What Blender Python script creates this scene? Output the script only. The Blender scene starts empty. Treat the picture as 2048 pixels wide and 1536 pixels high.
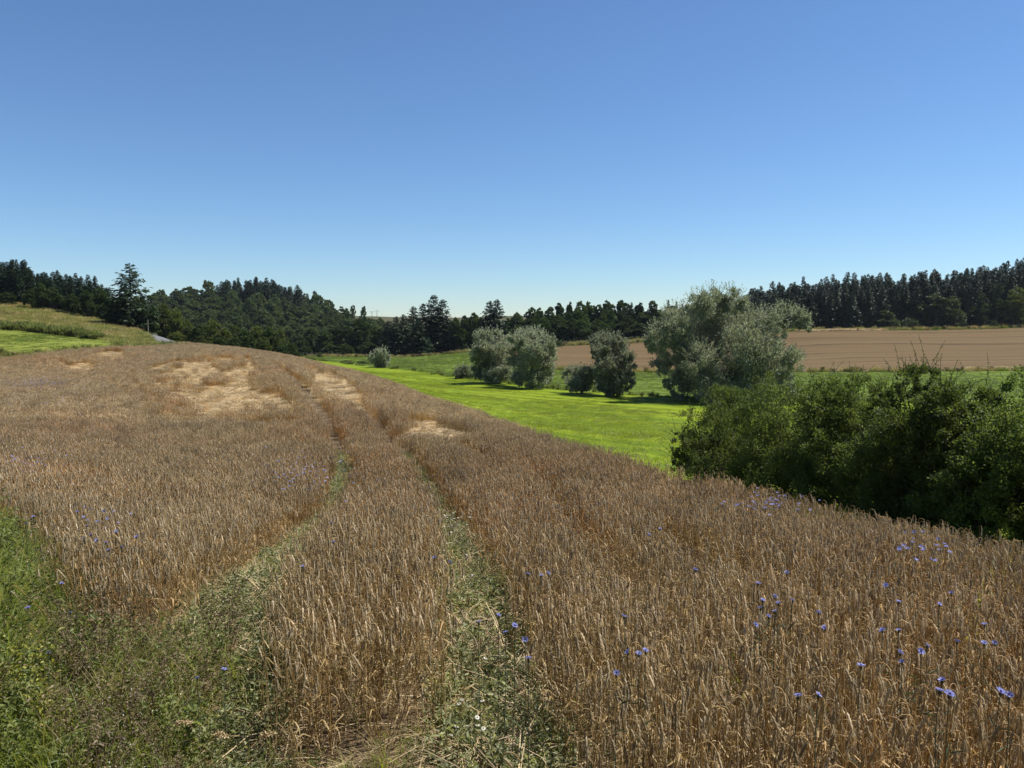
import bpy, math
import numpy as np
from mathutils import Vector

R = math.radians
rng = np.random.default_rng(11)
scene = bpy.context.scene
COL = scene.collection

# ---------------------------------------------------------------- camera
F = 1536.0                      # focal length in photo pixels (2048 x 1536)
PITCH = math.atan(128 / F)      # horizon sits at row 640
CZ = 0.0                        # the lens is the height datum
cam_d = bpy.data.cameras.new('camera')
cam_d.sensor_width = 36.0
cam_d.lens = 27.0
cam_d.clip_start = 0.05
cam_d.clip_end = 4000
cam = bpy.data.objects.new('camera', cam_d)
COL.objects.link(cam)
cam.location = (0, 0, CZ)
cam.rotation_euler = (math.pi / 2 - PITCH, 0, 0)
scene.camera = cam

# ---------------------------------------------------------------- sky, sun, exposure
SUN_EL, SUN_AZ = 57.0, 74.0     # azimuth measured from the view axis towards the right
world = bpy.data.worlds.new('World')
scene.world = world
world.use_nodes = True
wn = world.node_tree
wn.nodes.clear()
sky = wn.nodes.new('ShaderNodeTexSky')
sky.sky_type = 'NISHITA'
sky.sun_disc = False
sky.sun_elevation = R(SUN_EL)
sky.sun_rotation = R(SUN_AZ)
sky.altitude = 400
sky.air_density = 1.0
sky.dust_density = 0.0
sky.ozone_density = 6.0
bg = wn.nodes.new('ShaderNodeBackground')
bg.inputs['Strength'].default_value = 0.071
wo = wn.nodes.new('ShaderNodeOutputWorld')
tint = wn.nodes.new('ShaderNodeMix'); tint.data_type = 'RGBA'; tint.blend_type = 'MULTIPLY'
tint.inputs[0].default_value = 1.0; tint.inputs[7].default_value = (.94, 1.07, 1.18, 1)     # white balance of the clear sky
wn.links.new(sky.outputs[0], tint.inputs[6]); wn.links.new(tint.outputs[2], bg.inputs[0])
wn.links.new(bg.outputs[0], wo.inputs[0])

sd = bpy.data.lights.new('sun', 'SUN')
sd.energy = 5.0
sd.angle = R(0.5)
sd.color = (1.0, 0.95, 0.87)
sun = bpy.data.objects.new('sun', sd)
COL.objects.link(sun)
S = Vector((math.cos(R(SUN_EL)) * math.sin(R(SUN_AZ)), math.cos(R(SUN_EL)) * math.cos(R(SUN_AZ)), math.sin(R(SUN_EL))))
sun.rotation_euler = (-S).to_track_quat('-Z', 'Y').to_euler()
sun.location = (40, 40, 60)

vs = scene.view_settings
vs.view_transform = 'Standard'
vs.look = 'None'
vs.exposure = 0.6
vs.gamma = 1.0
vs.use_curve_mapping = False
cy = scene.cycles
cy.max_bounces = 5
cy.diffuse_bounces = 3
cy.glossy_bounces = 2
cy.transmission_bounces = 3
cy.transparent_max_bounces = 4
cy.volume_bounces = 0
cy.use_denoising = True
cy.denoiser = 'OPENIMAGEDENOISE'
cy.denoising_input_passes = 'RGB_ALBEDO_NORMAL'
cy.denoising_prefilter = 'ACCURATE'
cy.sample_clamp_indirect = 4.0
cy.caustics_reflective = False
cy.caustics_refractive = False

# ---------------------------------------------------------------- pixel <-> place
cp, sp = math.cos(PITCH), math.sin(PITCH)
def pt(u, v, Y):
    """the point at forward distance Y on the ray of photo pixel (u, v)"""
    a = (u - 1024) / F
    b = (768 - v) / F
    dy = cp + b * sp
    dz = -sp + b * cp
    k = Y / dy
    return (a * k, Y, dz * k + CZ)
def pix(x, y, z):
    d = y * cp - (z - CZ) * sp
    d = np.maximum(d, 0.05)
    up = y * sp + (z - CZ) * cp
    return 1024 + F * x / d, 768 - F * up / d

# ---------------------------------------------------------------- terrain: control points, smooth surface through them
CROP = 0.75
ctl = []
def G(x, y, z): ctl.append((x, y, z))
def P(u, v, Y, drop=0.0):
    x, y, z = pt(u, v, Y); ctl.append((x, y, z - drop))
# where the photographer stands and the near field
for x in (-4, 0, 4): G(x, 0.3, -1.62)
G(-3, 3, -2.0); G(0, 3, -2.08); G(3, 3, -2.15)
G(-3.5, 4.6, -2.15); G(0, 4.6, -2.3); G(3, 4.6, -2.38)
G(-4.8, 6.5, -2.32); G(-1, 6.5, -2.42); G(3.2, 6.5, -2.5)
G(-6, 9.4, -2.85); G(-.9, 9.4, -2.85); G(2.5, 9.4, -2.95)
P(200, 950, 13.5, CROP); P(700, 950, 15, CROP); P(0, 900, 17, CROP)
P(870, 945, 16, CROP); P(720, 800, 34, CROP); P(650, 746, 48, CROP); P(590, 722, 69, CROP)
P(560, 828, 38); P(440, 775, 52); P(280, 750, 57, CROP); P(100, 800, 40, CROP); P(-150, 780, 45, CROP)
# right edge of the grain
EDGE = [(2300, 1130, 5.6), (2048, 1068, 7), (1690, 1005, 10), (1380, 940, 15), (1190, 890, 22.5), (1000, 832, 36), (850, 786, 54), (700, 738, 80), (602, 714, 105)]
for e in EDGE: P(*e, CROP)
# far crest of the grain
for e in [(0, 712, 85), (230, 690, 95), (300, 691, 98), (380, 685, 110), (480, 694, 110), (550, 704, 108)]: P(*e, CROP)
# slope and strip on the left
P(0, 657, 118); P(110, 668, 113); P(225, 684, 106); P(0, 695, 92)
P(0, 608, 150); P(150, 632, 150); P(250, 655, 142); P(300, 668, 132); P(330, 679, 122); P(-250, 570, 150); P(-250, 650, 110)
G(-132, 195, 6); G(-110, 195, 4); G(-190, 190, 12); G(-85, 200, -6); G(-70, 165, -6); G(-92, 240, -12)
# behind the crest
P(380, 690, 135); P(480, 708, 132); P(600, 728, 128)
# foot of the field, meadow
P(1372, 925, 29); P(1372, 868, 44); P(1250, 830, 62); P(1100, 800, 78); P(2048, 1020, 16); P(1750, 990, 17); P(2048, 930, 26); P(1800, 905, 35); P(2500, 1000, 18)
P(1440, 803, 83); P(1220, 792, 88); P(1065, 777, 98); P(985, 768, 103); P(925, 758, 112); P(760, 736, 140); P(640, 722, 165)
P(860, 765, 105); P(700, 733, 146); P(1800, 806, 82); P(2048, 804, 80); P(2500, 790, 82)
# the far side of the valley
P(1110, 739, 135); P(1600, 744, 125); P(2048, 743, 120); P(2500, 742, 118)
P(900, 735, 142); P(850, 713, 188); P(720, 715, 190); P(620, 713, 205)
P(2048, 656, 230); P(1600, 663, 225); P(1270, 686, 205); P(1110, 694, 195); P(960, 700, 190); P(2500, 640, 230)
P(2048, 700, 172); P(1600, 706, 170); P(1270, 712, 168)
P(1500, 657, 255); P(2048, 648, 255); G(240, 350, 6); G(120, 350, 1); G(40, 350, -2)
P(1050, 691, 215); P(1250, 672, 240); P(840, 714, 225); P(700, 713, 245); G(-10, 350, -12)
# the wooded hill
G(-150, 430, 5); G(-185, 400, 0); G(-100, 440, -7); G(-60, 430, -13); G(-100, 300, -13); G(-105, 250, -12); G(-60, 300, -14); G(-150, 300, -9)
G(-130, 370, -4); G(-200, 250, -2); G(-260, 300, 6)
# far ridge, then away
for u in (-700, 0, 300, 500, 740, 1010, 1300, 1700, 2100, 2700): P(u, 633, 650)
for u in (-700, 0, 600, 1010, 1500, 2100, 2700): G((u - 1024) / F * 900, 900, -14)
ctl = np.array(ctl)
def warp(x, y):
    r = np.sqrt(x * x + y * y + 2.0)
    th = np.arctan2(x, y)
    lim = R(62)
    t = np.where(np.abs(th) <= lim, th, np.sign(th) * lim * (math.pi - np.abs(th)) / (math.pi - lim))
    return t * 2.2, np.log(r)
def kern(d2):
    return 0.5 * d2 * np.log(d2 + 1e-9)
_a, _b = warp(ctl[:, 0], ctl[:, 1])
_n = len(ctl)
_K = kern((_a[:, None] - _a[None]) ** 2 + (_b[:, None] - _b[None]) ** 2) + np.eye(_n) * 2e-4
_Q = np.stack([np.ones(_n), _a, _b], 1)
_M = np.block([[_K, _Q], [_Q.T, np.zeros((3, 3))]])
_w = np.linalg.solve(_M, np.concatenate([ctl[:, 2], np.zeros(3)]))
def H(x, y):
    x = np.atleast_1d(np.asarray(x, float)); y = np.atleast_1d(np.asarray(y, float))
    out = np.empty(x.size); xf, yf = x.ravel(), y.ravel()
    for i in range(0, x.size, 40000):
        a, b = warp(xf[i:i + 40000], yf[i:i + 40000])
        out[i:i + 40000] = kern((a[:, None] - _a[None]) ** 2 + (b[:, None] - _b[None]) ** 2) @ _w[:_n] + _w[_n] + a * _w[_n + 1] + b * _w[_n + 2]
    return out.reshape(x.shape)
def h1(x, y): return float(H(x, y)[0])
def ground_hit(u, v, off=0.0, lo=2.5, hi=400.0):
    """where the ray of a pixel meets the ground raised by off: first crossing"""
    Y = np.geomspace(lo, hi, 900)
    p = np.array([pt(u, v, q) for q in Y])
    d = p[:, 2] - (H(p[:, 0], p[:, 1]) + off)
    k = int(np.argmax(d < 0)) if (d < 0).any() else len(Y) - 1
    return p[k, 0], p[k, 1]
def poly_uvY(lst): return np.array([pt(*q)[:2] for q in lst])
def poly_hit(lst, off=0.0): return np.array([ground_hit(u, v, off) for u, v in lst])
def inside(poly, x, y):
    c = np.zeros(np.shape(x), bool); n = len(poly)
    for i in range(n):
        x1, y1 = poly[i]; x2, y2 = poly[(i + 1) % n]
        if y1 == y2: continue
        m = ((y1 > y) != (y2 > y)) & (x < (x2 - x1) * (y - y1) / (y2 - y1) + x1)
        c ^= m
    return c
def dist_line(line, x, y):
    best = np.full(np.shape(x), 1e9)
    for i in range(len(line) - 1):
        a, b = line[i], line[i + 1]; d = b - a; L = d @ d + 1e-9
        t = np.clip(((x - a[0]) * d[0] + (y - a[1]) * d[1]) / L, 0, 1)
        best = np.minimum(best, np.hypot(x - a[0] - t * d[0], y - a[1] - t * d[1]))
    return best
def smooth(line, k=3):
    line = np.asarray(line, float)
    for _ in range(k):
        q = [line[0]]
        for a, b in zip(line[:-1], line[1:]): q += [a * .75 + b * .25, a * .25 + b * .75]
        q.append(line[-1]); line = np.array(q)
    return line
def vnoise(x, y, s, seed=0):
    """smooth value noise 0..1"""
    r = np.random.default_rng(seed + 91).random((257, 257))
    X, Y = x / s + 1000.3, y / s + 1000.7
    i, j = np.floor(X).astype(int), np.floor(Y).astype(int)
    f, g = X - i, Y - j; f = f * f * (3 - 2 * f); g = g * g * (3 - 2 * g)
    i0, j0, i1, j1 = i % 256, j % 256, (i + 1) % 256, (j + 1) % 256
    return (r[i0, j0] * (1 - f) + r[i1, j0] * f) * (1 - g) + (r[i0, j1] * (1 - f) + r[i1, j1] * f) * g

# ---------------------------------------------------------------- materials
def newmat(name):
    m = bpy.data.materials.new(name); m.use_nodes = True
    nt = m.node_tree; nt.nodes.clear()
    out = nt.nodes.new('ShaderNodeOutputMaterial')
    return m, nt, out
def N(nt, t, **kw):
    n = nt.nodes.new(t)
    for k, v in kw.items(): setattr(n, k, v)
    return n
def mix(nt, fac, a, b, blend='MIX'):
    n = N(nt, 'ShaderNodeMix', data_type='RGBA', blend_type=blend)
    for k, val in ((0, fac), (6, a), (7, b)):
        if hasattr(val, 'is_output'): nt.links.new(val, n.inputs[k])
        else: n.inputs[k].default_value = val if k == 0 else (*val, 1)
    return n.outputs[2]
def noise(nt, scale, detail=3, vec=None, rough=.55):
    n = N(nt, 'ShaderNodeTexNoise'); n.inputs['Scale'].default_value = scale; n.inputs['Detail'].default_value = detail
    n.inputs['Roughness'].default_value = rough
    if vec is not None: nt.links.new(vec, n.inputs['Vector'])
    return n.outputs['Fac']
def ramp(nt, fac, stops):
    r = N(nt, 'ShaderNodeValToRGB'); e = r.color_ramp.elements
    while len(e) < len(stops): e.new(.5)
    for q, (p, c) in zip(e, stops): q.position = p; q.color = (*c, 1)
    nt.links.new(fac, r.inputs[0]); return r.outputs[0]
def leafmat(name, c1, c2, trans=.35, tcol=None, rough=.5, spec=.3, c3=None, nscale=None, patch=None):
    """foliage: colour varies leaf by leaf, plant by plant and in patches"""
    m, nt, out = newmat(name)
    g = N(nt, 'ShaderNodeNewGeometry'); oi = N(nt, 'ShaderNodeObjectInfo')
    col = mix(nt, g.outputs['Random Per Island'], c1, c2)
    if c3:
        mr = N(nt, 'ShaderNodeMath', operation='GREATER_THAN'); mr.inputs[1].default_value = .9
        nt.links.new(g.outputs['Random Per Island'], mr.inputs[0]); col = mix(nt, mr.outputs[0], col, c3)
    mp = N(nt, 'ShaderNodeMapRange'); mp.inputs['To Min'].default_value = .72; mp.inputs['To Max'].default_value = 1.3
    nt.links.new(oi.outputs['Random'], mp.inputs[0])
    hs = N(nt, 'ShaderNodeHueSaturation'); nt.links.new(mp.outputs[0], hs.inputs['Value']); nt.links.new(col, hs.inputs['Color'])
    col = hs.outputs[0]
    if patch:
        pv_ = g.outputs['Position']
        if len(patch) > 2:
            mpp = N(nt, 'ShaderNodeMapping'); mpp.vector_type = 'TEXTURE'; mpp.inputs['Rotation'].default_value = (0, 0, patch[2]); mpp.inputs['Scale'].default_value = (patch[3], 1, 1)
            nt.links.new(pv_, mpp.inputs[0]); pv_ = mpp.outputs[0]
        nf = noise(nt, patch[0], 3, pv_)
        mp2 = N(nt, 'ShaderNodeMapRange'); mp2.inputs['From Min'].default_value = .38; mp2.inputs['From Max'].default_value = .66
        nt.links.new(nf, mp2.inputs[0])
        col = mix(nt, mp2.outputs[0], col, mix(nt, 1.0, col, patch[1], 'MULTIPLY'))
    b = N(nt, 'ShaderNodeBsdfPrincipled'); b.inputs['Roughness'].default_value = rough
    b.inputs['Specular IOR Level'].default_value = spec
    nt.links.new(col, b.inputs['Base Color'])
    t = N(nt, 'ShaderNodeBsdfTranslucent')
    nt.links.new(mix(nt, 1.0, col, tcol or (1.25, 1.25, .7), 'MULTIPLY'), t.inputs[0])
    ms = N(nt, 'ShaderNodeMixShader'); ms.inputs[0].default_value = trans
    nt.links.new(b.outputs[0], ms.inputs[1]); nt.links.new(t.outputs[0], ms.inputs[2])
    nt.links.new(ms.outputs[0], out.inputs[0])
    return m
def groundmat(name, stops, scale, stretch=None, bump=.3, bscale=None, fine=None, streak=None):
    m, nt, out = newmat(name)
    g = N(nt, 'ShaderNodeNewGeometry'); vec = g.outputs['Position']
    if stretch:
        mp = N(nt, 'ShaderNodeMapping'); mp.vector_type = 'TEXTURE'
        mp.inputs['Rotation'].default_value = (0, 0, stretch[0]); mp.inputs['Scale'].default_value = (stretch[1], 1, 1)
        nt.links.new(vec, mp.inputs[0]); svec = mp.outputs[0]
    else: svec = vec
    col = ramp(nt, noise(nt, scale, 5, svec, .6), stops)
    n2 = noise(nt, (fine or scale * 11), 3, vec)
    col = mix(nt, .5, col, ramp(nt, n2, [(.25, (.45, .45, .45)), (.75, (1.5, 1.5, 1.5))]), 'MULTIPLY')
    b = N(nt, 'ShaderNodeBsdfPrincipled'); b.inputs['Roughness'].default_value = .9; b.inputs['Specular IOR Level'].default_value = .1
    nt.links.new(col, b.inputs['Base Color'])
    bp = N(nt, 'ShaderNodeBump'); bp.inputs['Strength'].default_value = bump; bp.inputs['Distance'].default_value = .2
    nt.links.new(noise(nt, bscale or scale * 7, 4, vec), bp.inputs['Height']); nt.links.new(bp.outputs[0], b.inputs['Normal'])
    nt.links.new(b.outputs[0], out.inputs[0])
    return m
M = {}
M['soil'] = groundmat('soil', [(.3, (.09, .062, .035)), (.7, (.2, .145, .085))], 2.0)
M['meadow'] = groundmat('mown_meadow', [(.30, (.085, .13, .006)), (.5, (.145, .20, .008)), (.70, (.23, .27, .016))], .5, (-.57, 22), .25, 6, 9)
M['pasture'] = groundmat('pasture', [(.3, (.075, .115, .012)), (.7, (.12, .165, .02))], .25, (-.1, 4), .3, 4, 7)
M['far_grain'] = groundmat('far_grain', [(.34, (.045, .029, .012)), (.43, (.108, .071, .031)), (.7, (.145, .099, .046))], .42, (.03, 45), .5, 3, 5)
M['dry_grass'] = groundmat('dry_grass_slope', [(.3, (.10, .10, .025)), (.6, (.18, .15, .05)), (.8, (.26, .2, .09))], .2, (.3, 3), .5, 4, 6)
M['mown_strip'] = groundmat('mown_strip', [(.3, (.11, .14, .018)), (.7, (.19, .21, .04))], .4, (.1, 6), .25, 5, 8)
M['floor'] = groundmat('woodland_floor', [(.3, (.018, .025, .008)), (.7, (.05, .06, .02))], .2)
M['ridge'] = groundmat('far_ridge', [(.3, (.05, .056, .024)), (.7, (.095, .085, .042))], .03)
M['asphalt'] = groundmat('asphalt', [(.3, (.11, .11, .115)), (.7, (.17, .17, .175))], 1.0)
M['verge'] = groundmat('verge_ground', [(.3, (.03, .035, .012)), (.7, (.08, .07, .035))], 3.0)
def barkmat(name, a, b):
    m, nt, out = newmat(name)
    tc = N(nt, 'ShaderNodeTexCoord')
    mp = N(nt, 'ShaderNodeMapping'); mp.inputs['Scale'].default_value = (6, 6, 1.2); nt.links.new(tc.outputs['Object'], mp.inputs[0])
    col = ramp(nt, noise(nt, 2.0, 4, mp.outputs[0]), [(.3, a), (.7, b)])
    bs = N(nt, 'ShaderNodeBsdfPrincipled'); bs.inputs['Roughness'].default_value = .9
    nt.links.new(col, bs.inputs['Base Color']); nt.links.new(bs.outputs[0], out.inputs[0]); return m
M['bark'] = barkmat('bark', (.025, .02, .015), (.07, .055, .04))
M['spruce'] = leafmat('spruce_needles', (.012, .028, .012), (.026, .048, .018), .12, spec=.25)
M['larch'] = leafmat('conifer_needles', (.022, .042, .016), (.045, .070, .024), .2, spec=.25)
M['broad'] = leafmat('broad_leaves', (.030, .056, .012), (.066, .098, .024), .34)
M['broad_warm'] = leafmat('broad_leaves_warm', (.065, .09, .018), (.12, .14, .034), .4)
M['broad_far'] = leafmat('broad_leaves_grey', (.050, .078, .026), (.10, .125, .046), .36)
M['willow'] = leafmat('willow_leaves', (.105, .12, .065), (.38, .395, .29), .40, (1.05, 1.1, .8), .5, .3, c3=(.5, .52, .42))
M['hedge'] = leafmat('hedge_leaves', (.075, .115, .026), (.165, .205, .06), .5, rough=.5, spec=.25)
M['shoot'] = leafmat('hedge_shoot_leaves', (.07, .11, .016), (.12, .16, .03), .4)
M['ear'] = leafmat('grain_ears', (.37, .30, .187), (.585, .49, .322), .33, (1.08, 1.0, .8), .6, .25, c3=(.72, .60, .42), patch=(.12, (.82, .84, .9)))
M['stem'] = leafmat('grain_stems', (.335, .235, .10), (.535, .40, .198), .38, (1.1, 1.0, .7), .5, .35, patch=(.2, (1.1, .9, .75)))
M['straw'] = leafmat('lodged_straw', (.36, .275, .15), (.60, .475, .28), .25, (1.2, 1.05, .8), .5, .3)
M['grass'] = leafmat('grass_blades', (.14, .20, .026), (.28, .32, .07), .52, (1.35, 1.3, .5), .45, .3, c3=(.36, .33, .13))
M['mgrass'] = leafmat('meadow_blades', (.14, .195, .006), (.225, .28, .012), .5, (1.45, 1.3, .35), .45, .3, patch=(.55, (.58, .70, .6), -.57, 22))
M['pgrass'] = leafmat('pasture_blades', (.08, .125, .012), (.14, .185, .025), .45, (1.3, 1.3, .5), .45, .3)
M['drygrass'] = leafmat('dry_grass_blades', (.21, .18, .065), (.40, .32, .15), .4, (1.2, 1.1, .7), .5, .3, patch=(.1, (.75, .95, .65)))
M['weed'] = leafmat('weed_leaves', (.10, .14, .035), (.22, .24, .09), .48)
M['brownweed'] = leafmat('withered_weed', (.12, .09, .055), (.28, .215, .13), .35)
M['trackweed'] = leafmat('track_weed_leaves', (.15, .18, .08), (.34, .34, .19), .42)
M['yellowleaf'] = leafmat('yellowing_leaves', (.26, .27, .05), (.40, .38, .10), .4)
M['petal_blue'] = leafmat('blue_petals', (.22, .24, .48), (.32, .35, .63), .35, (1, 1, 1.1))
M['petal_white'] = leafmat('white_petals', (.60, .60, .52), (.8, .8, .74), .3, (1, 1, 1))
M['disc'] = leafmat('flower_disc', (.35, .26, .03), (.5, .36, .05), .1)
M['wood'] = barkmat('weathered_wood', (.10, .09, .08), (.2, .18, .15))

# ---------------------------------------------------------------- mesh helpers
class MB:
    """collects polygons (numpy) for one mesh"""
    def __init__(s): s.V, s.F, s.S, s.I, s.n = [], [], [], [], 0
    def add(s, v, f, mi=0):
        v = np.asarray(v, np.float32).reshape(-1, 3); f = np.asarray(f, np.int32)
        s.V.append(v); s.F.append((f + s.n).ravel()); s.S.append(np.full(len(f), f.shape[1], np.int32))
        s.I.append(np.full(len(f), mi, np.int32)); s.n += len(v)
    def arrays(s): return np.concatenate(s.V), np.concatenate(s.F), np.concatenate(s.S), np.concatenate(s.I)
    def merge(s, arr, rot=0.0, loc=(0, 0, 0), sc=(1, 1, 1), tilt=None):
        v, f, sz, mi = arr
        v = v * np.asarray(sc, np.float32)
        if tilt is not None:
            a, d = tilt; ax = np.array([-math.sin(d), math.cos(d), 0]); c, q = math.cos(a), math.sin(a)
            v = v * c + np.cross(ax, v) * q + np.outer(v @ ax, ax) * (1 - c)
        c, q = math.cos(rot), math.sin(rot)
        v = np.stack([v[:, 0] * c - v[:, 1] * q, v[:, 0] * q + v[:, 1] * c, v[:, 2]], 1) + np.asarray(loc)
        s.V.append(v.astype(np.float32)); s.F.append(f + s.n); s.S.append(sz); s.I.append(mi); s.n += len(v)
    def mesh(s, name, mats, smooth_=False):
        v, f, sz, mi = s.arrays()
        me = bpy.data.meshes.new(name)
        me.vertices.add(len(v)); me.vertices.foreach_set('co', v.ravel())
        me.loops.add(len(f)); me.loops.foreach_set('vertex_index', f)
        me.polygons.add(len(sz)); st = np.concatenate([[0], np.cumsum(sz)[:-1]]).astype(np.int32)
        me.polygons.foreach_set('loop_start', st); me.polygons.foreach_set('loop_total', sz)
        for m in mats: me.materials.append(m)
        if len(mats) > 1: me.polygons.foreach_set('material_index', mi)
        if smooth_: me.polygons.foreach_set('use_smooth', np.ones(len(sz), bool))
        me.update(calc_edges=True); return me
def norm(a): return a / (np.linalg.norm(a, axis=-1, keepdims=True) + 1e-9)
def leaves(mb, c, d, n, L, W, fold=.25, mi=0, droop=0.0):
    """diamond leaves: base c, along d, facing n, length L, width W (arrays)"""
    c = np.asarray(c, float); d = norm(np.asarray(d, float)); s = norm(np.cross(d, n)); nn = np.cross(s, d)
    k = len(c); L = np.broadcast_to(np.asarray(L, float), (k,))[:, None]; W = np.broadcast_to(np.asarray(W, float), (k,))[:, None]
    mid = c + d * L * .5
    v = np.stack([c, mid + s * W * .5 + nn * W * fold, c + d * L - nn * L * droop, mid - s * W * .5 + nn * W * fold], 1)
    idx = np.arange(k)[:, None] * 4
    f = np.concatenate([idx + np.array([[0, 1, 2]]), idx + np.array([[0, 2, 3]])])
    mb.add(v.reshape(-1, 3), f, mi)
def tube(mb, pts, rad, k=5, mi=0, cap=True):
    pts = np.asarray(pts, float); n = len(pts); rad = np.broadcast_to(np.asarray(rad, float), (n,))
    t = norm(np.gradient(pts, axis=0)); ref = np.array([.31, .95, .05]) if abs(t[0, 2]) > .5 else np.array([0.02, .1, 1.0])
    a = norm(np.cross(t, ref)); b = np.cross(t, a)
    ph = np.arange(k) * 2 * math.pi / k
    ring = pts[:, None] + rad[:, None, None] * (a[:, None] * np.cos(ph)[None, :, None] + b[:, None] * np.sin(ph)[None, :, None])
    i = np.arange(n - 1)[:, None] * k; j = np.arange(k)[None]; j2 = (j + 1) % k
    f = np.stack([i + j, i + j2, i + k + j2, i + k + j], -1).reshape(-1, 4)
    mb.add(ring.reshape(-1, 3), f, mi)
    if cap: mb.add(ring[-1], np.array([[0, q, q + 1] for q in range(1, k - 1)]), mi)
def ribbon(mb, pts, side, w, mi=0):
    pts = np.asarray(pts, float); n = len(pts); w = np.broadcast_to(np.asarray(w, float), (n,))[:, None] * .5
    v = np.stack([pts - side * w, pts + side * w], 1).reshape(-1, 3)
    i = np.arange(n - 1)[:, None] * 2
    mb.add(v, i + np.array([[0, 1, 3, 2]]), mi)
def rsph(r, n): return norm(r.normal(size=(n, 3)))
def obj(name, me, parent=None, loc=None):
    o = bpy.data.objects.new(name, me); COL.objects.link(o)
    if parent is not None: o.parent = parent
    if loc is not None: o.location = loc
    return o
def tag(o, label=None, cat=None, group=None, kind=None):
    if label: o['label'] = label
    if cat: o['category'] = cat
    if group: o['group'] = group
    if kind: o['kind'] = kind
    return o
def empty(name, loc, rz=0.0, sc=(1, 1, 1)):
    o = bpy.data.objects.new(name, None); COL.objects.link(o); o.location = loc; o.rotation_euler = (0, 0, rz); o.scale = sc
    o.empty_display_size = .2; return o

# ---------------------------------------------------------------- regions of the ground (plan outlines)
edge = poly_uvY([(u, v, Y) for u, v, Y in EDGE])
edge_s = smooth(edge, 2)
FIELD = np.concatenate([
    np.array([[8.0, 1.6], [6.6, 3.6]]), edge_s,
    smooth(poly_uvY([(602, 714, 105), (575, 708, 110), (480, 694, 112), (385, 685, 113), (300, 691, 99), (230, 690, 95), (0, 712, 85), (-200, 722, 76)]), 2),
    np.array([[-48, 45], [-22, 22], [-11, 13]]),
    np.array([[-7.1, 10.2], [-4.75, 7.6], [-3.65, 6.0], [-3.0, 5.2], [-1.85, 4.75], [-1.35, 3.0], [-1.2, 1.6]])])
BROOK = smooth(poly_uvY([(2500, 790, 82), (2048, 804, 80), (1800, 806, 82), (1440, 801, 84), (1220, 788, 91), (1065, 773, 101), (925, 757, 114), (860, 746, 128), (760, 735, 142), (640, 722, 168), (560, 716, 190)]), 2)
MEADOW = np.concatenate([np.array([[40, 8.0]]), edge_s[1:] , poly_uvY([(595, 716, 125), (560, 716, 190)]), BROOK[::-1], np.array([[95, 60]])])
PASTURE = np.concatenate([BROOK, poly_uvY([(620, 713, 205), (720, 715, 192), (850, 713, 190), (960, 706, 182), (1110, 739, 135), (1600, 744, 125), (2048, 743, 120), (2500, 742, 118)])])
FARGRAIN = np.concatenate([poly_uvY([(2600, 742, 118), (2048, 743, 121), (1600, 744, 126), (1110, 739, 136), (955, 706, 183), (870, 704, 192), (960, 699, 195)]), poly_uvY([(1110, 693, 197), (1270, 686, 206), (1600, 663, 226), (2048, 656, 231), (2600, 640, 231)])])
STRIP = poly_uvY([(-400, 720, 84), (0, 700, 89), (150, 695, 92), (228, 687, 98), (225, 684, 106), (110, 668, 113), (0, 657, 118), (-400, 640, 122)])
SLOPE = poly_uvY([(-500, 720, 80), (0, 703, 87), (228, 690, 96), (300, 690, 101), (385, 684, 116), (350, 680, 124), (300, 668, 133), (250, 655, 143), (150, 632, 152), (0, 608, 153), (-600, 560, 160)])
ROADL = smooth(poly_uvY([(420, 700, 96), (352, 689, 111), (322, 680, 121), (316, 674, 129), (290, 667, 140), (240, 655, 160)]), 2)

# ---------------------------------------------------------------- ground sheets
th = np.unique(np.concatenate([np.radians(np.linspace(-44, 44, 470)), np.radians(np.linspace(44, 316, 60))]))
rr = np.concatenate([[0.02, .5, 1.0], np.geomspace(1.6, 260, 380), np.geomspace(264, 900, 90)])
TH, RR = np.meshgrid(th, rr, indexing='ij')
gx, gy = RR * np.sin(TH), RR * np.cos(TH)
gz = H(gx, gy) + (vnoise(gx, gy, 1.3, 3) - .5) * .05 + (vnoise(gx, gy, 9, 4) - .5) * .25 * np.clip(RR / 60, 0, 1)
nt_, nr_ = TH.shape
ii = np.arange(nt_ - 1)[:, None]; jj = np.arange(nr_ - 1)[None]
quads = np.stack([ii * nr_ + jj, ii * nr_ + jj + 1, (ii + 1) * nr_ + jj + 1, (ii + 1) * nr_ + jj], -1).reshape(-1, 4)
P3 = np.stack([gx, gy, gz], -1).reshape(-1, 3)
cx, cyy = P3[quads][:, :, 0].mean(1), P3[quads][:, :, 1].mean(1)
rid = np.zeros(len(quads), int)
far = np.hypot(cx, cyy) > 520
rid[far] = 7
VERGE = np.array([[-12, -10], [-12, 13], [-7.1, 10.2], [-4.75, 7.6], [-3.65, 6.0], [-3.0, 5.2], [-1.85, 4.75], [-1.35, 3.0], [-1.2, 1.6], [8, 1.6], [14, -10]])
for k, pg in ((8, VERGE), (5, SLOPE), (6, STRIP), (4, FARGRAIN), (3, PASTURE), (2, MEADOW), (1, FIELD)):
    rid[inside(pg, cx, cyy)] = k
rid[(dist_line(ROADL, cx, cyy) < 1.7) & (cyy > 90)] = 9
names = {0: ('woodland_ground', 'floor'), 1: ('grain_field_soil', 'soil'), 2: ('meadow', 'meadow'), 3: ('pasture', 'pasture'), 4: ('distant_grain_field', 'far_grain'),
         5: ('grass_slope', 'dry_grass'), 6: ('mown_strip', 'mown_strip'), 7: ('far_ridge', 'ridge'), 8: ('verge_ground', 'verge'), 9: ('road', 'asphalt')}
for k, (nm, mt) in names.items():
    q = quads[rid == k]
    if not len(q): continue
    used, inv = np.unique(q, return_inverse=True)
    mb = MB(); mb.add(P3[used], inv.reshape(-1, 4))
    o = obj(nm, mb.mesh(nm, [M[mt]], True)); tag(o, kind='structure')

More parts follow.
